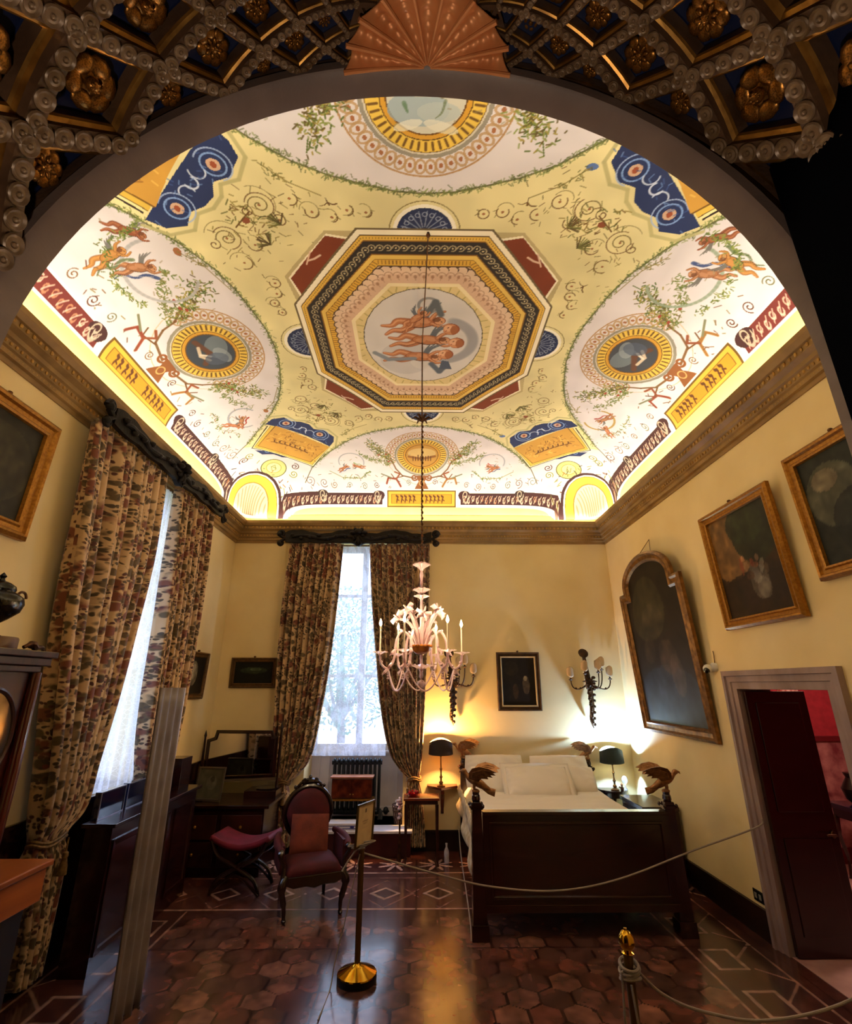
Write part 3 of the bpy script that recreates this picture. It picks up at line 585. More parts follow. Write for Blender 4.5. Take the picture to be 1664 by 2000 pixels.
struct(MB().box(XL,XL+.02,3.3,YB,.24,1.12).box(XL,XL+.03,3.3,YB,1.10,1.13).box(XL,XL+.028,3.3,YB,.26,.30),'trim_8',M_dark)
# alcove under the coffered half dome
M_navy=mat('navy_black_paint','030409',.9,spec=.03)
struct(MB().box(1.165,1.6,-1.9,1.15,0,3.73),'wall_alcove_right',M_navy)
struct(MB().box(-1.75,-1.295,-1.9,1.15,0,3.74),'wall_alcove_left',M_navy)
struct(MB().box(-3.6,3.7,-3.6,-3.5,-.1,6).box(-3.7,-3.6,-3.6,1.2,-.1,6).box(3.6,3.7,-3.6,1.2,-.1,6).box(-3.7,3.7,-3.6,1.2,5.9,6.0),'wall_landing',mat('landing_plaster','6A4A34',.8))
dc=(.02,1.165,2.985); DR=1.315
def dome(t,ph,r): 
    ph=max(-PI/2,min(PI/2,ph)); return (dc[0]+r*sin(t)*sin(ph),dc[1]-r*sin(t)*cos(ph),dc[2]+r*cos(t))
du,dp=.24,R(9)
M_rib=mat('coffer_rib','604632',.42,metal=.1,col2='483222',scale=8,bump=.2)
M_cb=mat('coffer_blue','0A1638',.5); M_cg=mat('coffer_gilt','A07434',.33,metal=.75,col2='6E4A1C',scale=14)
M_ros=mat('rosette_gilt','A5702F',.32,metal=.8,col2='5E3C16',scale=22)
dome_o=None; b=MB(); cells=[]
for k in range(-2,9):
    for j in range(-11,12):
        if (j+k)%2: continue
        ph0=j*dp
        if abs(j)>10: continue
        u0=-.51-du*k
        ring=lambda s_,r:[dome(2*math.atan(math.exp(u0+a*s_)),ph0+c*s_,DR+r) for a,c in [(du*(1-t),dp*t) for t in (0,.33,.67)]+[(-du*t,dp*(1-t)) for t in (0,.33,.67)]+[(-du*(1-t),-dp*t) for t in (0,.33,.67)]+[(du*t,-dp*(1-t)) for t in (0,.33,.67)]]
        rs=[(1.0,0,0),(.80,0,0),(.79,.02,0),(.70,.024,1),(.66,.03,1),(.65,.07,0),(.64,.075,2)]
        R_=[ring(s_,r*(1.25-.09*max(k,0))) for s_,r,_ in rs]
        vs=[p for q in R_ for p in q]; nn=12
        for i in range(len(rs)-1):
            b.i=rs[i+1][2] if i not in(0,1) else 0
            o_=len(b.v); b.add(R_[i]+R_[i+1],[(q,(q+1)%nn,nn+(q+1)%nn,nn+q) for q in range(nn)])
        b.i=2; b.add(R_[-1],[tuple(range(nn))])
        cells.append((u0,ph0,k,j))
b.i=0                                              # plain collar at the springing and cap under the shell
tlo=2*math.atan(math.exp(-.51+3*du)); 
b.grid(40,6,lambda p,q:dome(min(tlo,1.45)+(PI/2+.25-min(tlo,1.45))*q,-PI/2+PI*p,DR+.03))
b.grid(40,5,lambda p,q:dome(.22*q+.001,-PI/2+PI*p,DR+.02))
dome_o=struct(b,'ceiling_alcove',[M_rib,M_cg,M_cb]); dome_o['_o']=(0,0,0)
# rosettes, one per coffer
def rosette_mesh(kind):
    q=MB()
    n=[8,10,6][kind]
    for i in range(n):
        a=2*PI*i/n; M=Matrix.Rotation(a,4,'Z')
        q.sph((.62,0,.12),(.34,.92*PI/n,.13),8,6,M)
        if kind!=2: q.sph((.36,0,.22),(.2,.3*PI/n,.1),7,5,M@Matrix.Rotation(PI/n,4,'Z'))
    q.sph((0,0,.24),(.26,.26,.2),12,8)
    for i in range(7): q.sph((.15*cos(i*.9),.15*sin(i*.9),.38),(.07,.07,.07),6,4)
    q.lathe((0,0,0),[(.75,0),(.7,.06),(.3,.1),(0.01,.12)],20)
    return q
protos=[rosette_mesh(i) for i in range(3)]; pm=[]
for i,q in enumerate(protos):
    me=bpy.data.meshes.new('rosette'); me.from_pydata(q.v,[],q.f); me.materials.append(M_ros); me.polygons.foreach_set('use_smooth',[True]*len(me.polygons)); me.update(); pm.append(me)
for u0,ph0,k,j in cells:
    t=2*math.atan(math.exp(u0))
    if abs(j)==10 or k<-1 or k>6 or math.cos(ph0)*sin(t)*DR>.95: continue
    p=Vector(dome(t,ph0,DR+.06)); nrm=(Vector(dc)-p).normalized(); s_=DR*sin(t)*dp*.54
    o=bpy.data.objects.new('rosette',pm[(j+k*2)%3 if k>0 else (abs(j)%2)]); COL.objects.link(o); o.parent=dome_o
    o.matrix_local=Matrix.Translation(p)@nrm.to_track_quat('Z','Y').to_matrix().to_4x4()@Matrix.Scale(s_,4)
for sx in (-1,1):                                  # half visible ones on the arch line, pulled in by the wall
    for k in (0,2,4):
        t=2*math.atan(math.exp(-.51-du*k)); p=Vector(dome(t,sx*R(86.5),DR+.045)); nrm=(Vector(dc)-p).normalized()
        o=bpy.data.objects.new('rosette',pm[0]); COL.objects.link(o); o.parent=dome_o; o.matrix_local=Matrix.Translation(p)@nrm.to_track_quat('Z','Y').to_matrix().to_4x4()@Matrix.Scale(DR*sin(t)*dp*.36,4)
b=MB()
for u0,ph0,k,j in cells:
    if k>7: continue
    for (ua,pa,ub,pb) in ((du,0,0,dp),(du,0,0,-dp)):
        for i in range(5):
            t_=(i+.5)/5; uu=u0+ua*(1-t_)+ub*t_; pp=ph0+pa*(1-t_)+pb*t_
            if abs(pp)>PI/2-.01: continue
            t=2*math.atan(math.exp(uu)); p=Vector(dome(t,pp,DR-.002)); rr=DR*sin(t)*dp*.175
            nrm=((Vector(dc)-p).normalized()+Vector((0,0,-.25 if i%2 else -.1))).normalized()
            M=Matrix.Translation(p)@nrm.to_track_quat('Z','Y').to_matrix().to_4x4()
            b.lathe((0,0,0),[(rr*.95,0),(rr,rr*.25),(rr*.86,rr*.38),(rr*.62,rr*.22),(rr*.34,rr*.3),(rr*.22,rr*.16),(rr*.16,rr*.3),(.0005,rr*.34)],14,M)
o=b.build('disc_ornament',mat('disc_plaster','7C644C',.38,metal=.15,col2='60492F',scale=10),dome_o,smooth=True); o['kind']='stuff'
b=MB(); NF=9
def shell(p,q):
    psi=PI*p; lob=abs(sin(psi*NF))**.8; rho=.04+.96*q; ro=rho*(1-.09*lob*rho)
    x=.305*ro*cos(psi); y=-.235*ro*sin(psi); z=math.sqrt(DR**2-x*x-y*y)-.045+.035*lob*rho+.0035*sin(rho*44-lob*5)*lob*rho
    return (dc[0]+x,dc[1]+y-.005,dc[2]+z)
b.grid(NF*16+1,44,shell)
sh=b.build('scallop_shell',mat('copper_gilt','E8A068',.42,metal=.3,col2='CE8450',scale=6),dome_o,smooth=True,auto=False,solid=.008)
for i in range(NF+1):
    b=MB(); b.tube([tuple(Vector(shell(i/NF,k/8))-Vector((0,0,.004))) for k in range(9)],[.004+.0006*k for k in range(9)],7); b.build('rib',MATS['copper_gilt'],sh,smooth=True)
# ---------------------------------------------------------------- windows, door, outside
M_frame=mat('window_paint','C9BEB4',.5,col2='B5AAA2',scale=5)
M_glass=mat('window_glass','F4FAFF',.05,alpha=.06)
def window(name,fn,w,z0,z1,bars,lab):
    b=MB(); t=.05
    b.add(*_boxes([(0,t*1.4,-.04,.04,z0,z1),(w-t*1.4,w,-.04,.04,z0,z1),(0,w,-.04,.04,z0,z0+.1),(0,w,-.04,.04,z1-.08,z1),(w/2-.05,w/2+.05,-.05,.05,z0,z1)]+[(0,w,-.025,.025,z0+(z1-z0)*q-.025,z0+(z1-z0)*q+.025) for q in bars],fn))
    o=struct(b,name,M_frame); o['_o']=(0,0,0)
    g=MB(); g.add(*_boxes([(.05,w/2-.04,-.004,.004,z0+.08,z1-.06),(w/2+.04,w-.05,-.004,.004,z0+.08,z1-.06)],fn)); g.build('pane',M_glass,o)
    return o
def _boxes(L,fn):
    q=MB()
    for l in L: q.box(*l)
    return [fn(*p) for p in q.v],q.f
window('window_1',lambda a,b,c:(-1.62+a,8.32+b,c),1.4,1.16,4.36,(.34,.74),'')
window('window_2',lambda a,b,c:(-3.45+b,4.55+a,c),1.3,1.15,4.3,(.34,.74),'')
# niche back panelling under the back window, raised floor step
M_panel=mat('niche_paint','DCD2D2',.55,col2='CFC4C8',scale=3)
b=MB().box(-1.62,-.22,8.30,8.40,.3,1.16)
for x in (-1.50,-1.36,-.46,-.33): b.box(x-.012,x+.012,8.285,8.30,.45,1.14)
b.box(-1.62,-.22,8.27,8.30,.3,.42); b.box(-1.62,-.22,8.2,8.32,1.14,1.17)
struct(b,'trim_4',M_panel)
M_step=mat('step_wood','3E100E',.35,col2='2A0908',scale=6); M_slab=mat('step_top_stone','E0DEEA',.4,col2='CFCDDA',scale=4)
b=MB().box(-1.62,-.10,7.50,7.80,0,.27); b.box(-1.62,-.22,7.8,8.3,0,.27); b.i=1; b.box(-1.64,-.08,7.47,8.3,.27,.30)
struct(b,'floor_step',[M_step,M_slab],bevel=.004)
struct(MB().box(XL-.58,XL+.10,4.55,5.85,1.145,1.165).box(XL,XL+.04,4.4,6.0,1.10,1.145),'trim_5',M_dark)
# garden outside
M_leaf=mat('leaf_green','3F7A3E',.6,col2='1F4A3A',scale=3); M_bark=mat('bark','4A3A30',.8)
def tree(loc,h,r,n,label):
    rt=root('garden_tree',loc,label,'tree','trees outside the windows'); x,y,z=loc
    MB().tube([(x,y,z),(x+.1,y,z+h*.4),(x,y,z+h*.8)],[.14,.1,.04],8).build('trunk',M_bark,rt)
    b=MB()
    for i in range(7): a=i*.9; b.tube([(x,y,z+h*.45),(x+r*.5*cos(a),y+r*.5*sin(a),z+h*.7),(x+r*.9*cos(a),y+r*.9*sin(a),z+h*(.75+.03*i))],[.05,.03,.01],5)
    b.build('branches',M_bark,rt)
    v=[];f=[]
    for i in range(n):
        a=random.random()*2*PI; t=math.acos(random.uniform(-1,1)); q=r*random.random()**.4
        c=Vector((x+q*sin(t)*cos(a),y+q*sin(t)*sin(a),z+h*.72+q*.9*cos(t))); d=Vector((random.gauss(0,1),random.gauss(0,1),random.gauss(0,.6))).normalized()*.07; e=d.orthogonal().normalized()*.03
        k=len(v); v+=[c-d,c+e,c+d,c-e]; f.append((k,k+1,k+2,k+3))
    q=MB(); q.add(v,f); q.build('foliage',M_leaf,rt)
tree((-1.9,12.5,-1.5),6.0,2.0,5000,'leafy garden tree seen through the lace of the back window')
tree((2.2,15.8,-2.0),5.6,1.9,4000,'farther garden tree low in the back window')
struct(MB().box(-30,20,8.6,40,-2.1,-2.0).box(-30,-3.8,-10,40,-2.1,-2.0),'garden_ground',mat('lawn','5A7A4A',.9,col2='7A9A8A',scale=2))
tree((-8.2,5.6,-1.5),6.0,1.9,3000,'leafy garden tree outside the left window')

# door in the right wall
M_jamb=mat('door_marble','9A8480',.5,col2='7A6460',scale=5,bump=.15,bscale=18,stretch=(1,1,.3))
o=None; b=MB(); x0=XR
b.frame([(3.69,-.3),(3.69,2.235),(5.13,2.235),(5.13,-.3)],[(0,0),(0,.05),(.045,.055),(.05,.035),(.10,.035),(.105,.022),(.165,.02),(.17,-.30),(0.165,-.30)],lambda y,z,h:(x0-h,y,z))
door=struct(b,'door_1',M_jamb); door['_o']=(0,0,0)
b=MB().box(3.09,3.66,4.915,4.955,0.01,2.05)
b.box(3.17,3.58,4.905,4.915,1.05,1.95).box(3.17,3.58,4.905,4.915,.15,.85)
lf=b.build('door_leaf',M_dark,door,bevel=.006)
MB().tube([(3.61,4.915,.88),(3.61,4.87,.88),(3.54,4.865,.885),(3.52,4.865,.88)],.009,8).sph((3.61,4.905,.88),(.022,.01,.03)).build('door_handle',M_bronze,lf,smooth=True)
# next room
M_rr=mat('red_wall_cloth','A0202A',.8,col2='8A1820',scale=10); M_rm=mat('pink_marble','A86A64',.35,col2='6A2A2E',scale=6,bump=.1)
M_band=mat('scroll_band','D8A898',.6,col2='B03A34',scale=26,stretch=(1,1,1.2))
struct(MB().box(3.37,7.2,7.2,7.3,1.45,3.2),'wall_next_room',M_rr)
struct(MB().box(3.37,7.2,7.17,7.3,0,1.42),'wall_next_room_dado',M_rm)
struct(MB().box(3.37,7.2,7.14,7.2,1.40,1.46).box(3.37,7.2,7.15,7.2,0,.18),'trim_6',mat('dado_rail','5A1216',.4))
b=MB(); b.box(4.98,5.22,7.12,7.19,0.2,3.2)
struct(b,'trim_7',M_band)
struct(MB().box(7.1,7.2,1.9,7.2,0,3.2).box(3.37,7.2,1.9,2.0,0,3.2),'wall_next_room_far',M_rr)
struct(MB().box(3.37,7.2,1.9,7.3,3.2,3.3),'ceiling_next_room',mat('plain_ceiling','C8B8A8',.8))
struct(MB().box(3.07,7.2,1.9,7.2,-.02,.004),'floor_next_room',mat('pale_stone_floor','B8948C',.35,col2='A07C76',scale=5))
rt=root('console_table',(5.25,6.55,0),'dark console table with curved legs in the red room beyond the door','table')
b=MB().box(4.95,5.75,6.35,6.75,.72,.78).box(5.0,5.7,6.38,6.72,.62,.72); b.build('tabletop',mat('navy_lacquer','0E1228',.2,coat=.5),rt,bevel=.01)
for x,y in ((5.02,6.4),(5.68,6.4),(5.02,6.7),(5.68,6.7)): MB().tube(cat_([(x,y,.64),(x-.05,y-.04,.45),(x+.02,y,.2),(x-.03,y-.03,.0)]),[.03]*6+[.022]*6+[.015]*6+[.02],8).build('leg',M_dark,rt,smooth=True)
tag(MB().lathe((5.2,6.55,.78),[(.05,0),(.1,.05),(.13,.16),(.06,.28),(.08,.33)],18).build('dark_vase',mat('dark_bronze','1E1614',.3,metal=.6),base=(5.2,6.55,.78),smooth=True),'dark round vase standing on the console in the red room','vase')

# ---------------------------------------------------------------- curtains
def clothmat(name):
    m=bpy.data.materials.new(name); m.use_nodes=True; nt=m.node_tree; N=nt.nodes; L=nt.links; b=N['Principled BSDF']; b.inputs['Roughness'].default_value=.62; b.inputs['Sheen Weight'].default_value=.3
    uv=N.new('ShaderNodeUVMap'); uv.uv_map='UVMap'
    def vor(sc,thr,soft,seed,dist=.06):
        nz=N.new('ShaderNodeTexNoise'); nz.inputs['Scale'].default_value=6; L.new(uv.outputs[0],nz.inputs['Vector'])
        vm=N.new('ShaderNodeVectorMath'); vm.operation='MULTIPLY_ADD'; L.new(nz.outputs['Color'],vm.inputs[0]); vm.inputs[1].default_value=(dist*1.3,)*3; L.new(uv.outputs[0],vm.inputs[2])
        ad=N.new('ShaderNodeVectorMath'); ad.inputs[1].default_value=(seed,seed*.7,0); L.new(vm.outputs[0],ad.inputs[0])
        v=N.new('ShaderNodeTexVoronoi'); v.inputs['Scale'].default_value=sc; L.new(ad.outputs[0],v.inputs['Vector'])
        r=N.new('ShaderNodeMapRange'); r.inputs[1].default_value=thr; r.inputs[2].default_value=thr+soft; r.inputs[3].default_value=1; r.inputs[4].default_value=0; L.new(v.outputs['Distance'],r.inputs[0]); return r.outputs[0]
    def mask(sock,sc,lo,hi,seed):
        ad=N.new('ShaderNodeVectorMath'); ad.inputs[1].default_value=(seed,seed,0); L.new(uv.outputs[0],ad.inputs[0])
        n=N.new('ShaderNodeTexNoise'); n.inputs['Scale'].default_value=sc; n.inputs['Detail'].default_value=1; L.new(ad.outputs[0],n.inputs['Vector'])
        r=N.new('ShaderNodeMapRange'); r.inputs[1].default_value=lo; r.inputs[2].default_value=hi; L.new(n.outputs['Fac'],r.inputs[0])
        m_=N.new('ShaderNodeMath'); m_.operation='MULTIPLY'; L.new(sock,m_.inputs[0]); L.new(r.outputs[0],m_.inputs[1]); return m_.outputs[0]
    prev=None
    def layer(fac,h,base=None):
        nonlocal prev
        mx=N.new('ShaderNodeMix'); mx.data_type='RGBA'; L.new(fac,mx.inputs[0]); mx.inputs[7].default_value=(*H(h),1)
        if base: mx.inputs[6].default_value=(*H(base),1)
        else: L.new(prev,mx.inputs[6])
        prev=mx.outputs[2]
    n=N.new('ShaderNodeTexNoise'); n.inputs['Scale'].default_value=3; L.new(uv.outputs[0],n.inputs['Vector']); layer(n.outputs['Fac'],'C09868','D6B88E')
    layer(mask(vor(13,.38,.13,1.3),2.2,.40,.46,3),'5E4A28'); layer(mask(vor(26,.32,.12,5.1,.09),3,.40,.46,9),'48371C')
    layer(mask(vor(9,.36,.12,8.2),1.6,.46,.5,17),'7A4028'); layer(mask(vor(24,.26,.12,2.7),1.6,.46,.5,17),'4E2014'); layer(vor(7,.09,.03,4.4),'7A3A1E')
    L.new(prev,b.inputs['Base Color'])
    t=N.new('ShaderNodeBsdfTranslucent'); L.new(prev,t.inputs[0]); mx=N.new('ShaderNodeMixShader'); mx.inputs[0].default_value=.16
    L.new(b.outputs[0],mx.inputs[1]); L.new(t.outputs[0],mx.inputs[2]); L.new(mx.outputs[0],N['Material Output'].inputs[0])
    return m
M_floral=clothmat('floral_chintz')
def lacemat():
    m=bpy.data.materials.new('white_lace'); m.use_nodes=True; nt=m.node_tree; N=nt.nodes; L=nt.links
    uv=N.new('ShaderNodeUVMap'); uv.uv_map='UVMap'
    d=N.new('ShaderNodeBsdfDiffuse'); d.inputs[0].default_value=(.85,.87,.95,1); t=N.new('ShaderNodeBsdfTranslucent'); t.inputs[0].default_value=(.85,.88,.98,1); tr=N.new('ShaderNodeBsdfTransparent')
    m1=N.new('ShaderNodeMixShader'); m1.inputs[0].default_value=.6; L.new(d.outputs[0],m1.inputs[1]); L.new(t.outputs[0],m1.inputs[2])
    v=N.new('ShaderNodeTexVoronoi'); v.inputs['Scale'].default_value=24; v.feature='DISTANCE_TO_EDGE'; L.new(uv.outputs[0],v.inputs['Vector'])
    r=N.new('ShaderNodeMapRange'); r.inputs[1].default_value=.02; r.inputs[2].default_value=.05; r.inputs[3].default_value=.14; r.inputs[4].default_value=0; L.new(v.outputs['Distance'],r.inputs[0])
    n=N.new('ShaderNodeTexNoise'); n.inputs['Scale'].default_value=5; n.inputs['Detail'].default_value=5; L.new(uv.outputs[0],n.inputs['Vector'])
    r2=N.new('ShaderNodeMapRange'); r2.inputs[1].default_value=.45; r2.inputs[2].default_value=.55; r2.inputs[3].default_value=.40; r2.inputs[4].default_value=.56; L.new(n.outputs['Fac'],r2.inputs[0])
    sx=N.new('ShaderNodeSeparateXYZ'); L.new(uv.outputs[0],sx.inputs[0])
    hem=N.new('ShaderNodeMapRange'); hem.inputs[1].default_value=.42; hem.inputs[2].default_value=.36; hem.inputs[3].default_value=0; hem.inputs[4].default_value=.2; L.new(sx.outputs[1],hem.inputs[0])
    a=N.new('ShaderNodeMath'); a.operation='ADD'; L.new(r.outputs[0],a.inputs[0]); L.new(r2.outputs[0],a.inputs[1])
    a2=N.new('ShaderNodeMath'); a2.operation='ADD'; a2.use_clamp=True; L.new(a.outputs[0],a2.inputs[0]); L.new(hem.outputs[0],a2.inputs[1])
    m2=N.new('ShaderNodeMixShader'); L.new(a2.outputs[0],m2.inputs[0]); L.new(tr.outputs[0],m2.inputs[1]); L.new(m1.outputs[0],m2.inputs[2]); L.new(m2.outputs[0],N['Material Output'].inputs[0])
    return m
M_lace=lacemat()
def cloth(name,rows,folds,amp,mp,material,parent=None,base=None,nu=120,per=9,width=1.6,seed=0,th=.006):
    # rows: (z, left, right, amplitude factor, shift off the wall); mp(s, off, z)
    rows=sorted(rows,key=lambda q:-q[0]); C=cat_([(q[0],q[1],q[2]) for q in rows],per); D=cat_([(q[3],q[4],0) for q in rows],per)
    rr=random.Random(seed); ph=[rr.uniform(0,6) for _ in range(4)]; v=[];f=[];uvs=[]; nv=len(C); ztop=rows[0][0]
    for j in range(nv):
        z,l,r=C[j]; am,off,_=D[j]
        for i in range(nu):
            t=i/(nu-1); w_=t+.012*sin(t*9+ph[0]); q=2*PI*folds*w_
            o_=amp*am*(sin(q)+.35*sin(q*1.7+ph[1]+z*.4)+.25*sin(q*.37+ph[2]-z*.5)); s_=l+(r-l)*t+amp*.25*am*cos(q*1.0+ph[3])*(1 if 0<i<nu-1 else 0)
            v.append(mp(s_,off+o_,z)); uvs.append((t*width+seed,z))
    for j in range(nv-1):
        for i in range(nu-1): a=j*nu+i; f.append((a,a+1,a+nu+1,a+nu))
    b=MB(); b.add(v,f); o=b.build(name,material,parent,smooth=True,auto=False,base=base)
    ul=o.data.uv_layers.new(name='UVMap'); arr=np.array(uvs,np.float32); li=np.empty(len(o.data.loops),np.int32); o.data.loops.foreach_get('vertex_index',li); ul.data.foreach_set('uv',arr[li].ravel())
    if th: q=o.modifiers.new('s','SOLIDIFY'); q.thickness=th
    return o
mb_=lambda s,off,z:(s,YB-off,z); ml_=lambda s,off,z:(XL+off,s,z)
M_cord=mat('tieback_gilt','8A6A3A',.5,metal=.3,col2='5A4020',scale=40)
def tie(parent,c,rx,ry,side):
    x,y,z=c; b=MB(); pts=[(x+rx*cos(a),y+ry*sin(a),z+.015*sin(a*3)) for a in [2*PI*i/20 for i in range(20)]]; b.tube(pts,.014,8,closed=True); b.tube([(p[0],p[1],p[2]+.024) for p in pts],.011,8,closed=True)
    tx,ty=x+side[0],y+side[1]
    b.tube([(tx,ty,z),(tx,ty,z-.1)],.007,6); b.lathe((tx,ty,z-.25),[(.035,0),(.03,.06),(.018,.11),(.024,.125),(.02,.15),(.005,.16)],12); b.build('tieback',M_cord,parent,smooth=True)
# back window pair
c=root('curtain',(-1.65,7.6,4.25),'floral curtain left of the back window, swept to the left and tied','curtain','heavy floral curtains')
cloth('drape',[(4.25,-2.05,-1.22,.7,.17),(3.4,-2.08,-1.26,1,.18),(2.5,-2.07,-1.32,1.1,.18),(1.8,-2.04,-1.40,1.1,.18),(1.2,-2.01,-1.5,1,.18),(.95,-1.96,-1.66,.8,.17),(.84,-1.9,-1.8,.5,.16),(.7,-1.95,-1.78,.7,.15),(.3,-1.97,-1.73,.8,.14),(.08,-1.98,-1.72,.8,.14)],9,.058,mb_,M_floral,c,width=1.9,seed=1,th=.008)
tie(c,(-1.85,7.62,.84),.09,.07,(.02,-.08))
c=root('curtain',(-.3,7.6,4.25),'floral curtain right of the back window behind the glass chandelier','curtain','heavy floral curtains')
cloth('drape',[(4.25,-.80,.16,.7,.17),(3.4,-.74,.15,1,.18),(2.5,-.64,.11,1.1,.18),(1.8,-.55,.08,1.1,.18),(1.25,-.42,.05,1,.18),(1.0,-.25,.02,.8,.17),(.88,-.13,.0,.5,.16),(.7,-.16,.04,.7,.15),(.3,-.18,.08,.8,.14),(.08,-.19,.09,.8,.14)],10,.058,mb_,M_floral,c,width=1.9,seed=2,th=.008)
tie(c,(-.065,7.62,.88),.095,.07,(-.08,-.05))
tag(cloth('lace_curtain',[(4.24,-1.3,-.72,.5,.03),(3.4,-1.42,-.58,.6,.03),(2.5,-1.54,-.5,.6,.03),(1.16,-1.56,-.47,.7,.03)],11,.012,mb_,M_lace,base=(-1,7.74,4.24),nu=160,width=1.4,seed=4,th=0),'thin white lace curtain over the back window above the radiator','lace curtain')
# left window pair
c=root('curtain',(-2.85,4.5,4.3),'big floral curtain nearest the cabinet, gathered low by a gilt tieback','curtain','heavy floral curtains')
cloth('drape',[(4.30,3.80,5.12,.8,.14),(3.4,3.88,5.10,1.1,.15),(2.6,3.98,4.99,1.2,.15),(2.0,4.08,4.88,1.2,.16),(1.5,4.2,4.78,1.1,.16),(1.15,4.27,4.76,.9,.15),(.98,4.3,4.62,.5,.14),(.8,4.3,4.66,.8,.13),(.4,4.4,4.66,.9,.12),(.05,4.45,4.66,.8,.12)],11,.068,ml_,M_floral,c,width=3.0,seed=3,th=.008)
tie(c,(-2.86,4.45,.97),.09,.17,(.1,.1))
c=root('curtain',(-2.85,5.9,4.3),'narrower floral curtain on the far side of the left window','curtain','heavy floral curtains')
cloth('drape',[(4.30,5.42,6.44,.8,.14),(3.4,5.45,6.44,1.1,.15),(2.6,5.50,6.42,1.2,.15),(2.0,5.50,6.38,1.2,.16),(1.5,5.56,6.34,1.1,.16),(1.0,5.72,6.3,.9,.15),(.6,5.8,6.2,.7,.14),(.42,5.86,6.08,.5,.14),(.25,5.82,6.12,.7,.13),(.05,5.8,6.14,.8,.12)],9,.06,ml_,M_floral,c,width=2.4,seed=6,th=.008)
tie(c,(-2.86,5.97,.42),.08,.12,(.09,-.04))
tag(cloth('lace_curtain',[(4.28,5.05,5.66,.7,.04),(3.2,4.92,5.7,1,.04),(2.2,4.76,5.74,1,.045),(1.17,4.6,5.80,1,.05)],9,.022,ml_,M_lace,base=(-2.97,5.3,4.28),nu=150,width=1.3,seed=5,th=0),'long pleated white lace curtain between the left window drapes','lace curtain')
tag(MB().tube([(-1.6,7.735,4.25),(-.24,7.735,4.25)],.012,8).tube([(-1.58,7.735,4.25),(-1.58,7.80,4.25)],.01,6).build('curtain_rod',M_cord,base=(-.9,7.735,4.25)),'thin brass rod holding the lace over the back window','curtain rod')
tag(MB().tube([(XL+.045,4.6,4.29),(XL+.045,5.8,4.29)],.012,8).tube([(XL+.045,4.7,4.29),(XL-.01,4.7,4.32)],.01,6).build('curtain_rod',M_cord,base=(XL+.04,5.2,4.29)),'thin brass rod holding the lace over the left window','curtain rod')
# carved pelmets
M_black=mat('black_carved_wood','0C0806',.6,col2='1A120C',scale=12,bump=.4,bscale=30,spec=.25)
def pelmet(fn,L,base,label):
    rt=root('carved_pelmet',base,label,'pelmet'); b=MB(); n=70
    def wav(t): return .030*sin(t*PI*6)+.03*math.exp(-((t-.5)/.07)**2)
    top=[];
    for i in range(n): 
        t=i/(n-1); top.append((t*L,.135+wav(t)+.012*abs(sin(t*40))))
    bot=[(L*(1-i/(n-1)),-.02-.02*abs(sin((1-i/(n-1))*19))-.07*math.exp(-(((1-i/(n-1))-.5)/.03)**2)) for i in range(n)]
    b.prism(top+bot,.12,.17,lambda s_,z,o_:fn(s_,o_,z))
    b.build('board',M_black,rt)
    b=MB()
    path=lambda a,z0,ph,am,nn=26:[fn(L*(a[0]+(a[1]-a[0])*i/nn),.18+.01*sin(i),z0+am*sin(ph+i/nn*2*PI*1.5)) for i in range(nn+1)]
    b.tube(path((.05,.47),.05,0,.028),[.028-.010*abs(i/26-.5) for i in range(27)],8); b.tube(path((.53,.95),.05,PI,.028),[.028-.010*abs(i/26-.5) for i in range(27)],8)
    for k in range(16):
        t=.05+.9*k/15; c_=fn(L*t,.19,.05+.03*cos(k*2.3)); b.sph(c_,(.035,.035,.028),8,6)
    b.build('leaf_carving',M_black,rt,smooth=True)
    for q in (0,1):
        b=MB()
        s0=-.06 if q==0 else L+.06; sg=-1 if q==0 else 1
        sp=[fn(s0+sg*(.07-.004*i)*cos(i*.42)*.8,.15,.10+(.07-.004*i)*sin(i*.42)) for i in range(14)]; b.tube(sp,[.032-.0014*i for i in range(14)],8)
        sp=[fn(s0+sg*(.055-.003*i)*cos(i*.45)*.8,.15,-.03-(.055-.003*i)*sin(i*.45)) for i in range(12)]; b.tube(sp,[.026-.0012*i for i in range(12)],8)
        b.tube([fn(s0+sg*.02,.15,.08),fn(s0-sg*.05,.15,.03),fn(s0+sg*.02,.15,-.02)],.03,8)
        b.sph(fn(s0+sg*.03,.16,.10),(.04,.04,.04)); b.sph(fn(s0+sg*.03,.16,-.04),(.035,.035,.035))
        b.build('end_scroll',M_black,rt,smooth=True)
    b=MB(); b.sph(fn(L/2,.2,.14),(.07,.06,.045)); 
    for k in (-1,1): b.sph(fn(L/2+.09*k,.19,.12),(.05,.05,.03)); b.sph(fn(L/2+.05*k,.2,.17),(.03,.03,.03)); b.tube([fn(L/2,.2,.02),fn(L/2+.05*k,.19,-.05),fn(L/2+.01*k,.19,-.10)],[.025,.02,.01],7)
    b.sph(fn(L/2,.2,.0),(.03,.03,.06)); b.build('crest',M_black,rt,smooth=True)
pelmet(lambda s,o_,z:(-2.13+s,YB-o_-.12,4.27+z),2.32,(-.97,7.6,4.27),'black carved wooden pelmet with scrolled ends above the back window')
pelmet(lambda s,o_,z:(XL+o_+.10,3.92+s,4.34+z),2.58,(-2.84,5.2,4.34),'black carved wooden pelmet with scrolled ends above the left window')
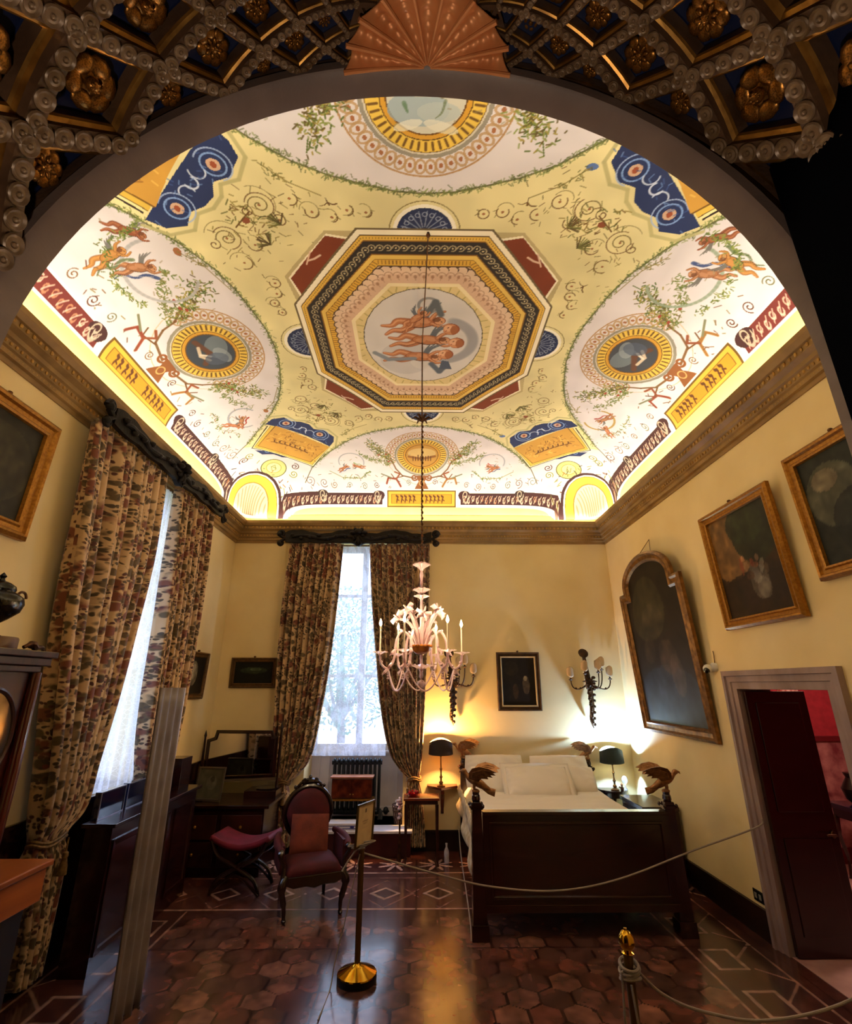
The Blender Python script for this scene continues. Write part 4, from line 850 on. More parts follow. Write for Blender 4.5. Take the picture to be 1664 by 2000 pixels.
# ---------------------------------------------------------------- pictures
def canvas(parent,fn,w,h,base,blobs,inside=None,noise=.25):
    n=70; p=Paint(np.linspace(0,w,n),np.linspace(0,h,int(n*h/w)),base)
    for q in blobs: p.ell(q[0]*w,q[1]*h,q[2]*w,q[3]*h,q[4],q[5] if len(q)>5 else .8,q[6] if len(q)>6 else 0)
    p.noise(noise,6); p.noise(noise*.6,3)
    return p
M_pic=mat('old_oil_paint',rough=.5,attr=True,spec=.25)
GP=[(0,0),(0,.035),(.02,.055),(.035,.05),(.045,.03),(.07,.028),(.08,.04),(.095,.035),(.10,.012)]
def picture(name,fn,w,h,base,label,bg,blobs,fw=.1,m=M_gold,cat='painting',group=None,inner=None,prof=None,wire=0):
    rt=root(name,base,label,cat,group); k=fw/.1
    b=MB(); b.frame([(0,0),(w,0),(w,h),(0,h)],[(a*k,c*min(k,1.1)) for a,c in (prof or GP)],fn); b.build('frame',m,rt)
    if inner: b=MB(); b.frame([(fw,fw),(w-fw,fw),(w-fw,h-fw),(fw,h-fw)],[(0,.01),(0,.028),(.012,.028),(.02,.012)],fn); b.build('inner_slip',inner,rt)
    p=canvas(rt,fn,w-2*fw+.01,h-2*fw+.01,bg,blobs); p.mesh('canvas',lambda X,Y:tuple(np.moveaxis(np.array([fn(float(a)+fw-.005,float(c)+fw-.005,.012) for a,c in zip(X.ravel(),Y.ravel())]).reshape(*X.shape,3),-1,0)),M_pic,rt)
    MB().sph(fn(w/2,h+.012,.02),(.018,.018,.014)).build('hook',M_bronze,rt)
    return rt
RW=lambda y0,z0,tilt=.06:(lambda a,b,h:(XR-h-.01-tilt*b,y0-a,z0+b))     # right wall, a runs towards the camera
BW=lambda x0,z0:(lambda a,b,h:(x0+a,YB-h-.01-.02*b,z0+b))
LW=lambda y0,z0,tilt=.04:(lambda a,b,h:(XL+h+.01+tilt*b,y0+a,z0+b))
fl=lambda fn:(lambda a,b,h:fn(a,b,h))
picture('gilt_framed_painting',RW(4.90,2.61),1.06,1.15,(XR-.03,4.4,2.61),'gilt framed painting of figures under a dark tree, above the door','2A1C10',
  [(.25,.7,.4,.35,'7A5A34'),(.7,.75,.35,.3,'1E2216',.9),(.6,.85,.3,.2,'232818',.9),(.5,.2,.6,.2,'20140C'),(.62,.28,.14,.16,'5A554C',.6),(.66,.22,.1,.1,'6E685E',.5),(.58,.36,.07,.1,'7A746A',.5,.4),(.47,.45,.04,.05,'8A6A4A',.7),(.40,.46,.025,.09,'7A3A22',.7),(.44,.53,.03,.03,'9A6A4A',.7),(.57,.47,.03,.04,'8A3A26',.7),(.62,.44,.04,.03,'9A5A3A',.6),(.70,.42,.035,.07,'8E887C',.6,-.4),(.66,.50,.03,.035,'9A7258',.7),(.76,.38,.03,.05,'5A4A3A',.6),(.5,.36,.06,.04,'4A3020',.7)],group='gilt framed paintings')
picture('gilt_framed_painting',RW(3.62,2.84),1.0,1.0,(XR-.03,3.1,2.84),'gilt framed dark painting partly hidden by the alcove wall at far right','20241E',
  [(.3,.6,.3,.3,'5A5A4A',.7),(.25,.75,.15,.1,'8A7A62',.6),(.5,.3,.3,.3,'1A1E1C')],group='gilt framed paintings')
picture('gilt_framed_painting',LW(2.55,3.12),1.04,.95,(XL+.03,3.1,3.12),'gilt framed dark painting high on the left wall above the vase','26241C',[(.6,.5,.4,.4,'3A3628',.7)],fw=.12)
picture('small_dark_painting',LW(6.52,1.93),.72,.6,(XL+.03,6.9,1.93),'dark oval-figured painting on the left wall beyond the curtain','14100C',[(.45,.55,.2,.33,'7A7668',.75),(.45,.6,.12,.2,'A8A294',.5)],fw=.07,m=mat('dull_gilt','6A4A22',.45,metal=.4,col2='4A3216',scale=20))
picture('small_landscape_painting',BW(-2.82,2.07),.69,.43,(-2.5,YB,2.07),'small dark landscape in a brown gilt frame left of the back window','10120C',[(.5,.6,.35,.15,'3A4A32',.6),(.55,.65,.15,.08,'6A7A5A',.5)],fw=.065,m=MATS['dull_gilt'])
picture('dark_figure_painting',BW(1.17,1.75),.65,.83,(1.5,YB,1.75),'small dark painting with pale inner slip centred above the bed','120C08',[(.7,.42,.1,.18,'5A4A32',.7),(.68,.55,.05,.05,'8A7A5A',.6),(.4,.3,.08,.15,'3A2A1A',.6),(.3,.75,.2,.15,'221A10',.7)],fw=.06,m=mat('brown_frame','4E3418',.45,metal=.3,col2='34220F',scale=14),inner=mat('slip_gilt','B8A27A',.5,metal=.2))
# arched painting
rt=root('arched_painting',(XR-.03,6.2,1.54),'tall round-topped dark painting hung by a wire on the right wall','painting')
W_,H_=1.70,1.90
def FA(a,b_,h): return (XR-h-.01-.06*b_,7.10-a,1.54+b_)
ol=[(0,0),(0,H_-.5),(.0,H_-.14),(.13,H_-.14),(.13,H_-.12)]
ol=[(0,0),(W_,0),(W_,H_-.12),(W_-.16,H_-.12),(W_-.16,H_-.06)]+[(W_/2+(W_/2-.16)*cos(PI*i/24),H_-.06+.36*sin(PI*i/24)) for i in range(1,24)]+[(.16,H_-.06),(.16,H_-.12),(0,H_-.12)]
b=MB(); b.frame(ol,[(0,0),(0,.04),(.03,.06),(.05,.035),(.09,.03),(.11,.045),(.13,.015)],FA); b.build('frame',mat('aged_gilt','8A6230',.4,metal=.6,col2='5A3C1C',scale=16,bump=.2),rt)
p=canvas(rt,FA,W_-.2,H_+.3-.2,'1A140E',[(.4,.7,.3,.2,'34301C',.8),(.45,.62,.2,.1,'3A3424',.7),(.5,.15,.7,.2,'20242E',.9),(.6,.4,.15,.1,'3A2E24',.7),(.7,.3,.1,.12,'463A30',.6),(.3,.45,.1,.08,'2E241A',.7)],noise=.3)
Xc,Yc=np.meshgrid(p.x,p.y); a_=Xc+.1; top=np.where(np.abs(a_-W_/2)<W_/2-.2,H_-.10+.36*np.sqrt(np.clip(1-((a_-W_/2)/(W_/2-.18))**2,0,1)),H_-.17)
p.mesh('canvas',lambda X,Y:(XR-.02-.06*(.08+Y/Y.max()*(top-.08)),7.10-a_,1.54+.08+Y/Y.max()*(top-.12)),M_pic,rt)
b=MB(); q=FA(W_/2,H_+.5,0); b.tube([FA(.55,H_+.2,.03),(XR-.01,q[1],q[2]),FA(W_-.55,H_+.2,.03)],.004,5); b.build('hanging_wire',M_bronze,rt)

# ---------------------------------------------------------------- bed
rt=root('carved_bed',(1.5,5.3,0),'dark mahogany empire bed with four bronze eagle finials on its posts','bed')
def eagle(M):
    b=MB()
    sp=cat_([(-.005,0,-.02),(.0,0,.02),(.02,0,.06),(.05,0,.10),(.09,0,.125),(.115,0,.13)],4)
    b.tube(cat_([(-.16,0,.0),(-.09,0,.03),(-.02,0,.065),(.05,0,.09),(.09,0,.13),(.11,0,.155),(.125,0,.16)],4),[.008,.012,.017,.022,.028,.034,.038,.04,.041,.04,.037,.034,.031,.028,.026,.024,.022,.022,.023,.023,.022,.02,.017,.012,.007],10,flat=.85,M=M)
    b.sph((.115,0,.158),(.03,.022,.024),10,7,M); b.tube([(.135,0,.16),(.155,0,.155),(.162,0,.14)],[.012,.009,.002],8,M=M)
    b.tube([(-.06,0,.03),(-.13,.0,-.005),(-.19,0,-.02)],[.018,.03,.034],8,M=M,flat=.35)
    for s_ in (-1,1):
        # raised wing: shaped plate with depth, feather ridges
        pts=[(.06,.10),(.045,.16),(.0,.205),(-.08,.225),(-.17,.21),(-.25,.175),(-.21,.17),(-.235,.145),(-.18,.148),(-.2,.122),(-.14,.13),(-.15,.105),(-.08,.11),(-.04,.075)]
        mp=lambda a,c,t:M@Vector((a*.92,s_*(.035+(c-.08)*.9)+t,c))
        b.prism(pts,-.008,.008,lambda a,c,t:mp(a,c,t))
        for i in range(6): b.tube([mp(.03-.005*i,.115+.01*i,0),mp(-.05-.012*i,.12+.016*i,.003),mp(-.13-.016*i,.112+.014*i,.0)],[.013,.012,.005],6)
        b.tube([(.01,s_*.02,.05),(.015,s_*.025,.015),(.01,s_*.02,.0)],[.016,.009,.008],6,M=M)
        for k in (-1,0,1): b.tube([(.01,s_*.02,.005),(.03,s_*.02+k*.012,-.004)],[.006,.003],5,M=M)
    b.sph((0,0,-.012),(.04,.035,.02),12,8,M)
    return b
M_post=mat('bed_mahogany','2A0D0A',.22,col2='170605',scale=4,stretch=(1,1,5),coat=.5)
def post(x,y,z1,w0,w1):
    b=MB(); b.taper((x,y),0,.12,w0*1.25,w0*1.25,w0*1.2,w0*1.2); b.taper((x,y),.12,z1-.14,w0,w0,w1,w1)
    b.taper((x,y),z1-.14,z1-.11,w1*1.3,w1*1.3,w1*1.45,w1*1.45); b.taper((x,y),z1-.11,z1-.08,w1*1.1,w1*1.1,w1,w1)
    b.lathe((x,y,z1-.08),[(w1*.42,0),(w1*.5,.02),(w1*.45,.05),(w1*.38,.06),(w1*.4,.08)],16)
    for a,c in ((-1,-1),(1,-1),(-1,1),(1,1)): b.sph((x+a*w1*.66,y+c*w1*.66,z1-.11),(.018,.018,.02),6,5)
    return b.build('bedpost',M_post,rt,bevel=.003)
for (x,y,z1,rz,sc_) in ((.55,5.32,1.14,PI,1.0),(2.40,5.36,1.13,0,1.0),(.62,7.58,1.15,PI,1.0),(2.36,7.58,1.13,0,.9)):
    pt=post(x,y,z1,.125,.085)
    M=Matrix.Translation((x,y,z1+.02))@Matrix.Rotation(rz+(-.12 if rz==0 else -.3),4,'Z')@Matrix.Scale(sc_*.98,4)
    eagle(M).build('eagle_finial',mat('eagle_bronze','A8784A',.4,metal=.5,col2='7A5432',scale=30,bump=.15,bscale=90) if 'eagle_bronze' not in MATS else MATS['eagle_bronze'],rt,smooth=True)
b=MB().box(.6,2.35,5.28,5.34,.24,.955).box(.6,2.35,5.255,5.36,.955,.985); b.frame([(.66,.30),(2.29,.30),(2.29,.90),(.66,.90)],[(0,0),(0,.018),(.02,.018),(.028,0)],lambda a,c,h:(a,5.28-h,c)); b.box(.6,2.35,5.265,5.35,.20,.26)
b.build('footboard',M_post,rt,bevel=.003)
MB().box(.64,2.34,7.60,7.66,.3,1.02).build('headboard',M_post,rt,bevel=.004)
for x in (.6,2.36): 
    b=MB(); n=20; b.prism([(5.35+2.25*i/n,.52+.16*(abs(i/n-.5)*2)**3) for i in range(n+1)]+[(7.6,.26),(5.35,.26)],x-.02,x+.02,lambda a,c,t:(t,a,c)); b.build('side_rail',M_post,rt)
tag(MB().add(*(lambda q:(q.v,q.f))(MB().grid(30,40,lambda u_,v_:(.66+1.64*u_,5.37+2.2*v_,.40+.36*(1-abs(u_*2-1)**14)*(1-abs(v_*2-1)**30)+.05*v_)))).build('mattress',M_white,base=(1.5,6.5,.3),smooth=True,solid=.05),'thick white mattress lying in the eagle bed','mattress')
def sheet(u_,v_):
    x=.60+1.78*u_; e=abs(u_*2-1); y=5.40+2.14*v_
    drop=(.30 if u_<.5 else .07)*max(0,(e-.86)/.14)**1.6
    return (x-(.03 if u_<.04 else 0),y,.825+.02*sin(v_*9+u_*5)*(1-v_)*.4+.004*sin(v_*60+4*sin(u_*6))+.03*v_-drop+.012*sin(u_*3+v_*4))
b=MB(); b.grid(60,70,sheet); tag(b.build('bed_sheet',M_white,base=(1.5,6.4,.82),smooth=True,auto=False,solid=.012),'white linen sheet spread over the mattress up to the footboard','bedding')
M_quilt=mat('cream_embroidery','D8C8A4',.8,col2='B89A6A',scale=16,bump=.4,bscale=22)
b=MB(); b.grid(30,40,lambda u_,v_:(.60-.055-.03*sin(v_*14)*u_-.02*sin(u_*9),5.55+1.75*v_,.86-.50*u_*(1-.45*v_)+.012*sin(v_*26)))
tag(b.build('embroidered_coverlet',M_quilt,base=(.58,6.4,.85),smooth=True,auto=False,solid=.015),'cream embroidered coverlet hanging over the left side of the bed','coverlet')
def pillow(c,w,h,t,rx,rz,label,sham=0,seed=0):
    M=Matrix.Translation(c)@Matrix.Rotation(rz,4,'Z')@Matrix.Rotation(rx,4,'X'); rr=random.Random(seed); p1=rr.uniform(0,6)
    def fn(u_,v_,s_):
        a=u_*2-1;b_=v_*2-1; th=t*(max(0,1-abs(a)**3.2)*max(0,1-abs(b_)**3.2))**.5; pin=1-.06*(1-abs(a)**2)*0-.05*abs(a*b_)
        return M@Vector((a*w/2*(1-.04*(1-b_*b_)*0)*(1-.05*b_*b_*0)*pin,b_*h/2*pin,s_*th+.006*sin(9*a+p1+4*b_)*th/t+.004*sin(22*a*b_+p1)))
    b=MB(); b.grid(26,20,lambda u_,v_:fn(u_,v_,1)); b.grid(26,20,lambda u_,v_:fn(1-u_,v_,-1))
    if sham: b.frame([(-w/2-.045,-h/2-.045),(w/2+.045,-h/2-.045),(w/2+.045,h/2+.045),(-w/2-.045,h/2+.045)],[(0,-.004),(0,.004),(.06,.006),(.06,-.006)],lambda a,c_,h_:M@Vector((a+.006*sin(40*c_),c_+.006*sin(40*a),h_)))
    tag(b.build('pillow',M_white,base=c,smooth=True,auto=False),label,'pillow','white pillows on the bed')
pillow((1.02,7.36,1.02),.80,.42,.09,R(66),0,'white back pillow leaning on the left half of the headboard',seed=1)
pillow((1.90,7.36,1.01),.80,.42,.09,R(66),0,'white back pillow leaning on the right half of the headboard',seed=2)
pillow((.98,7.08,.97),.60,.36,.08,R(48),.05,'white pillow half hidden behind the left of the centre cushion',seed=3)
pillow((2.02,7.08,.965),.52,.34,.08,R(48),-.06,'white pillow half hidden behind the right of the centre cushion',seed=5)
pillow((1.50,6.93,.97),.80,.40,.08,R(46),.0,'large flat white pillow lying in front of the others',1,seed=4)

# ---------------------------------------------------------------- bedside lamps on console shelves
M_shade=mat('dark_green_shade','14201A',.6); M_shadei=mat('shade_lining','C8A860',.7)
def lamp(x,y,z,label,lab2,w,warm,power,hz):
    rt=root('table_lamp',(x,y,z),label,'lamp','bedside lamps')
    prof=[(.055,0),(.058,.012),(.035,.02),(.02,.03),(.03,.045),(.022,.06),(.012,.07),(.014,.10),(.024,.115),(.014,.13),(.009,.16),(.012,.2),(.02,.215),(.01,.23),(.008,hz-.06),(.014,hz-.05),(.006,hz+.0)]
    MB().lathe((x,y,z),prof,18).build('lamp_base',mat('lamp_brass','6A4A2A',.3,metal=.8) ,rt,smooth=True)
    b=MB(); sh=.20; n=36
    def sf(u_,v_,k=1):
        a=2*PI*u_; front=max(0,cos(a-PI*1.5)*.5+.5); bow=.04*math.cos(2*(a-PI*1.5))+.0
        r_=.17*(1-.06*v_)*k; return (x+r_*cos(a),y+r_*.55*sin(a),z+hz-.02+v_*(sh-.055+ .055*max(0,abs(sin(a)))**2*1.0)-.015*(1-v_)*abs(sin(a)))
    b.grid(n,6,sf,closeu=True); b.i=1; b.grid(n,6,lambda u_,v_:sf(u_,v_,.97),closeu=True)
    b.build('lamp_shade',[M_shade if not warm else mat('dark_brown_shade','2A1A12',.6,transl=.15),M_shadei],rt,smooth=True,auto=False)
    MB().tube([(x,y,z+hz),(x,y,z+hz+.05)],.012,8).sph((x,y,z+hz+.075),(.022,.022,.03)).build('bulb',mat('warm_bulb' if warm else 'cool_bulb','FFC070' if warm else 'DCE8FF',.3,emit=18,ecol='FFB860' if warm else 'D4E4FF'),rt,smooth=True)
    col=(1.0,.52,.17) if warm else (.36,.60,1.0)
    point('lamp_light_'+('warm' if warm else 'cool'),(x,y+.02,z+hz+.135),power,col,.02)
def console(x,z,r,label,half,m,sg):
    rt=root('console_shelf',(x,YB,z),label,'shelf','wall shelves beside the bed')
    b=MB(); pts=[(x+r*cos(a),YB-.01-half*sin(a)) for a in [PI*i/24 for i in range(25)]] if sg else [(x-r,YB-.01),(x-r,YB-.12),(x-.02,YB-half),(x+r,YB-.14),(x+r,YB-.01)]
    b.prism(pts,z-.03,z,lambda a,c,t:(a,c,t)); 
    if sg: b.prism([(x+(a-x)*.9,YB-.01-(YB-.01-c)*.9) for a,c in pts],z-.09,z-.03,lambda a,c,t:(a,c,t))
    b.build('shelf_top',m,rt,bevel=.004)
    b=MB(); b.prism([(YB-.01,z-.03),(YB-half*.8,z-.03),(YB-half*.5,z-.10),(YB-.05,z-.22),(YB-.02,z-.36),(YB-.01,z-.36)],x-.02,x+.02,lambda a,c,t:(t,a,c))
    b.tube([(x,YB-half*.6,z-.08),(x,YB-.10,z-.16),(x,YB-.05,z-.27),(x,YB-.04,z-.34)],[.025,.03,.024,.012],8); b.build('bracket',m,rt)
console(.33,.80,.21,'reddish wooden wall shelf left of the bed under the warm lamp',.32,mat('red_mahogany','5A2414',.3,col2='3A140C',scale=5,coat=.3),False)
console(2.70,.75,.22,'dark half-round wall shelf right of the bed under the cool white lamp',.3,M_dark,True)
lamp(.31,7.58,.80,'dark shaded table lamp glowing warm orange left of the bed','',.17,True,110,.42)
lamp(2.70,7.58,.75,'dark shaded table lamp glowing cold white right of the bed','',.17,False,125,.36)
rt=root('glass_ornament',(2.86,7.62,.75),'small clear glass ornament beside the cool white lamp','ornament')
M_cg2=mat('clear_glass','F0F0F4',.05,alpha=.35); MB().lathe((2.86,7.62,.75),[(.03,0),(.012,.02),(.01,.06),(.035,.09),(.04,.13),(.025,.16),(.001,.17)],14).build('cup',M_cg2,rt,smooth=True)
tag(MB().lathe((2.79,7.56,.75),[(.02,0),(.025,.02),(.01,.05),(.018,.07),(.001,.09)],10).sph((2.76,7.56,.79),(.015,.01,.01)).build('dark_figurine',M_bronze,base=(2.79,7.56,.75),smooth=True),'tiny dark figurine on the right bedside shelf','figurine')
# chest by the bed
rt=root('bedside_chest',(2.83,6.85,0),'black lacquered chest with a key plate between bed and right wall','chest')
MB().box(2.62,3.03,6.5,7.15,.0,.72).box(2.60,3.03,6.48,7.17,.72,.77).build('body',M_dark,rt,bevel=.006)
MB().box(2.605,2.62,6.55,7.1,.5,.69).build('drawer',M_dark,rt,bevel=.004); MB().box(2.59,2.605,6.78,6.86,.57,.64).build('key_plate',mat('steel_plate','A8A8A8',.3,metal=.8),rt)

# ---------------------------------------------------------------- wall sconces
M_sc=mat('dark_carved_gilt','4A3018',.45,metal=.45,col2='2A1A0E',scale=18,bump=.2)
M_ss=mat('parchment_shade','D8BC94',.7,transl=.3)
def sconce(x,ztop,zbot,label,s_):
    rt=root('wall_sconce',(x,YB-.05,zbot),label,'sconce','carved wall sconces above the bed'); y=YB-.09; zm=zbot+.62
    b=MB(); b.tube(cat_([(x+.01,y+.02,zbot),(x-.02,y,zbot+.12),(x+.01,y,zbot+.3),(x,y,zm),(x-.02,y-.02,zm+.15),(x-.04,y,ztop-.05)],4),[.008,.012,.018,.022,.026,.03,.03,.034,.036,.036,.038,.04,.04,.036,.034,.034,.032,.03,.028,.026,.026],8)
    for i in range(26):
        t=i/25; z=zbot+.05+t*(zm-zbot+.05); a=i*2.1; r_=.02+.045*t; b.sph((x+r_*cos(a),y-.02-.02*abs(sin(a)),z),(.02+.016*t,.018,.024),7,5)
    for i in range(8): a=i*PI/4; b.tube([(x,y-.02,zm+.02),(x+.06*cos(a),y-.05,zm+.02+.06*sin(a)),(x+.11*cos(a),y-.04,zm+.02+.07*sin(a))],[.014,.016,.004],6)
    b.build('carved_stem',M_sc,rt,smooth=True)
    b=MB(); b.lathe((0,0,0),[(.07,0),(.075,.01),(.05,.02),(.03,.015),(.001,.02)],16,Matrix.Translation((x-.04,y+.02,ztop))@Matrix.Rotation(R(65),4,'X')); b.build('top_rosette',M_sc,rt,smooth=True)
    for k,(dx,dy,dz,up) in enumerate(((-.27,.0,.16,.0),(.32,.0,.17,.0),(-.10,-.16,.24,.0),(.10,-.16,.26,.0),(.19,-.05,.30,.0))):
        ex,ey,ez=x+dx*s_,y+dy,zm+dz-.12
        a=MB().tube(bez((x,y-.02,zm+.02),(x+dx*.4,y+dy*.5-.02,zm-.1),(ex,ey,zm-.16),(ex,ey,ez),12),.009,7); a.lathe((ex,ey,ez),[(.008,-.01),(.028,.0),(.032,.01),(.012,.016),(.011,.06)],12)
        for i in range(3): a.sph((x+dx*(.25+.25*i),y+dy*(.3+.2*i),zm-.05-.03*sin(i)),(.016,.012,.014),6,5)
        ar_=a.build('arm',M_sc,rt,smooth=True)
        q=MB(); q.grid(14,7,lambda u_,v_:(ex+.055*(1-.15*abs(v_-.5))*sin((u_-.5)*2.6),ey-.02-.04*cos((u_-.5)*2.6)+.03,ez+.05+.13*v_+.015*cos((u_-.5)*6)*(1 if v_>.5 else -1)))
        q.build('shade',M_ss,ar_,smooth=True,auto=False,solid=.003)
sconce(.49,2.56,1.56,'carved gilt wall sconce left, half behind the chandelier',1)
sconce(2.53,2.56,1.52,'carved gilt wall sconce right, nearest the room corner',1)
# ---------------------------------------------------------------- chandelier
M_mur=mat('pink_white_glass','F0D8D4',.12,trans=.35,col2='E0BCB8',scale=14,coat=.5,transl=.25)
M_amb=mat('amber_glass','A8641E',.15,coat=.6,col2='7A3E10',scale=10)
M_can=mat('candle_wax','F0E0C0',.5); M_fl=mat('flame_bulb','FFE0B0',.4,emit=45,ecol='FFD09A')
chx,chy=.02,4.5
rt=root('glass_chandelier',(chx,chy,5.69),'pink and white blown glass chandelier with lit candle bulbs','chandelier')
b=MB(); b.tube([(chx,chy,5.69),(chx,chy,4.72)],.007,6); b.build('thin_cord',M_bronze,rt)
b=MB()
for i in range(52): z=4.72-i*.0295; b.sph((chx+.004*(i%2),chy,z),(.013 if i%2 else .009,.009 if i%2 else .013,.019),7,5)
for a in range(6): q=a*PI/3; b.tube([(chx,chy,4.70),(chx+.07*cos(q),chy+.07*sin(q),4.745),(chx+.11*cos(q),chy+.11*sin(q),4.72)],[.012,.014,.003],6)
b.build('chain',M_bronze,rt,smooth=True)
def cup(b,z,r,h,lobes=8,am=.18,c=(chx,chy)):
    def fn(u_,v_):
        a=2*PI*u_; rr=r*(.18+.82*v_**1.6)*(1+am*v_*cos(lobes*a)); return (c[0]+rr*cos(a),c[1]+rr*sin(a),z+h*v_*(1-.25*v_*(1+cos(lobes*a))*.5))
    b.grid(64,9,fn,closeu=True)
b=MB(); b.lathe((chx,chy,2.42),[(.012,0),(.02,.05),(.012,.1),(.025,.14),(.012,.2),(.016,.26),(.03,.3),(.014,.34),(.012,.42),(.022,.46),(.03,.49),(.012,.53),(.012,.62),(.02,.65),(.012,.68),(.012,.78)],14)
b.build('stem',M_mur,rt,smooth=True)
for z,r,h in ((3.11,.075,.075),(2.88,.07,.07),(2.84,.062,.045)):
    b=MB(); cup(b,z,r,h); b.build('glass_cup',M_mur,rt,smooth=True,auto=False,solid=.004)
b=MB(); b.lathe((chx,chy,2.355),[(.01,0),(.05,.01),(.075,.035),(.085,.06),(.09,.07),(.07,.075),(.02,.06)],24)
for i in range(16): a=i*PI/8; b.sph((chx+.088*cos(a),chy+.088*sin(a),2.43),(.017,.017,.012),6,5)
b.build('bowl',M_amb,rt,smooth=True)
b=MB(); cup(b,2.22,.085,.06,6,.3); b.lathe((chx,chy,2.16),[(.012,0),(.02,.02),(.012,.05),(.03,.09),(.012,.13),(.012,.2)],12); b.sph((chx,chy,2.11),(.038,.038,.038),16,10)
for i in range(12): a=i*2.4; z_=-.9+1.8*i/11; b.sph((chx+.036*math.sqrt(1-z_*z_)*cos(a),chy+.036*math.sqrt(1-z_*z_)*sin(a),2.11+.036*z_),(.009,.009,.009),6,4)
b.tube([(chx,chy,2.17),(chx,chy,2.145)],.006,6); b.build('pendant',M_mur,rt,smooth=True)
for i in range(7):                                 # tall glass leaves and flowers rising from the bowl
    a=i*2*PI/7+.3; c_,s_=cos(a),sin(a); r1=.20 if i%2 else .15; z1=2.70 if i%2 else 2.75
    pts=bez((chx+.03*c_,chy+.03*s_,2.43),(chx+.05*c_,chy+.05*s_,2.58),(chx+.10*c_,chy+.10*s_,2.66),(chx+r1*c_,chy+r1*s_,z1-.03),10)
    b=MB(); b.tube(pts,[.014,.016,.018,.018,.017,.016,.015,.014,.013,.012,.012],8)
    M=Matrix.Translation(pts[-1])@Vector((c_*.8,s_*.8,.6)).to_track_quat('Z','Y').to_matrix().to_4x4()
    for k in range(5): q=k*2*PI/5; b.tube([(0,0,0),(.025*cos(q),.025*sin(q),.03),(.06*cos(q),.06*sin(q),.035),(.075*cos(q),.075*sin(q),.012)],[.008,.024,.024,.004],7,M=M,flat=.4)
    b.sph((0,0,.012),(.016,.016,.02),8,6,M); b.build('glass_flower',M_mur,rt,smooth=True)
for i in range(6):
    a=i*PI/3+.12; c_,s_=cos(a),sin(a); P3=lambda r,z:(chx+r*c_,chy+r*s_,z)
    pts=cat_([P3(.05,2.40),P3(.10,2.50),P3(.17,2.56),P3(.22,2.48),P3(.24,2.32),P3(.29,2.24),P3(.35,2.28),P3(.365,2.36)],4)
    b=MB(); b.tube(pts,[.013-.0001*k+.0015*sin(k*1.6) for k in range(len(pts))],8)
    for q in range(5): p=pts[4+q*5]; b.sph((p[0],p[1],p[2]+.014),(.014,.014,.012),6,5)
    for q in (14,17,20): p=pts[q]; b.tube([p,(p[0]+.03*c_-.02*s_,p[1]+.03*s_+.02*c_,p[2]-.03),(p[0]+.05*c_,p[1]+.05*s_,p[2]-.055)],[.012,.014,.003],6)
    cup(b,2.355,.062,.03,6,.22,(chx+.365*c_,chy+.365*s_))
    arm=b.build('glass_arm',M_mur,rt,smooth=True)
    q=MB(); q.tube([P3(.365,2.37),P3(.365,2.60)],.0075,8); q.build('candle',M_can,arm,smooth=True)
    if i in (0,2,3,5,1,4):
        q=MB(); q.lathe(P3(.365,2.60),[(.005,0),(.013,.02),(.011,.035),(.002,.065)],10); q.build('flame_bulb',M_fl,arm,smooth=True)
        point('chandelier_bulb',(chx+.365*c_,chy+.365*s_,2.69),CHP,(1.0,.74,.46),.02)
    a2=a+PI/3
    q=MB(); e=(chx+.29*cos(a2),chy+.29*sin(a2),2.24); s0=P3(.29,2.24); mid=((s0[0]+e[0])/2,(s0[1]+e[1])/2,2.06)
    q.tube(cat_([s0,((s0[0]*.75+e[0]*.25),(s0[1]*.75+e[1]*.25),2.11),mid,((s0[0]*.25+e[0]*.75),(s0[1]*.25+e[1]*.75),2.11),e],6),.0065,6)
    for k in range(4): q.sph((s0[0],s0[1],2.22-.02*k),(.013,.013,.01),6,5)
    q.build('glass_swag',M_mur,rt,smooth=True)
o=MB().tube([(.06,3.08,5.64),(.05,3.5,5.67),(.02,4.5,5.68)],.006,6).lathe((.06,3.07,5.60),[(.008,0),(.02,.02),(.012,.05)],10).build('ceiling_guy_cord',M_bronze,base=(.05,3.1,5.6))
tag(o,'thin cord running along the ceiling to the chandelier hook','cord')

# ---------------------------------------------------------------- armchair with cushion
M_chw=mat('walnut_dark','24100A',.25,col2='160805',scale=8,coat=.4)
AM=Matrix.Translation((-1.12,6.0,0))@Matrix.Rotation(R(22),4,'Z')     # local -y is the front
rt=root('armchair',(-1.12,6.0,0),'crimson velvet balloon-back armchair with carved dark wood frame','armchair')
b=MB(AM)
bo=[(.255*1.02*cos(a)*(1-.25*max(0,-sin(a))),.27,.77+.27*sin(a)) for a in [PI*2*i/40 for i in range(40)]]
b.tube(bo,.026,8,closed=True)
b.build('back_frame',M_chw,rt,smooth=True)
b=MB(AM); 
for s_ in (-1,1): b.tube(cat_([(0,.265,1.09),(s_*.05,.265,1.085),(s_*.10,.265,1.07),(s_*.14,.265,1.03)],4),[.03]*4+[.022]*4+[.016]*4+[.01],7); b.tube(cat_([(s_*.02,.265,1.07),(s_*.06,.265,1.11),(s_*.09,.265,1.08),(s_*.05,.265,1.05)],4),.012,6); b.sph((s_*.16,.265,1.035),(.018,.015,.02),7,5)
b.sph((0,.265,1.115),(.022,.02,.035),8,6); b.build('crest',M_chw,rt,smooth=True)
b=MB(AM); b.grid(24,14,lambda u_,v_:((.235*v_*cos(2*PI*u_)*(1-.25*max(0,-sin(2*PI*u_)))),.245-.055*(1-v_**2)**.5,.77+.25*v_*sin(2*PI*u_)),closeu=True)
b.grid(24,14,lambda u_,v_:((.235*v_*cos(-2*PI*u_)*(1-.25*max(0,-sin(-2*PI*u_)))),.28+.02*(1-v_**2)**.5,.77+.25*v_*sin(-2*PI*u_)),closeu=True)
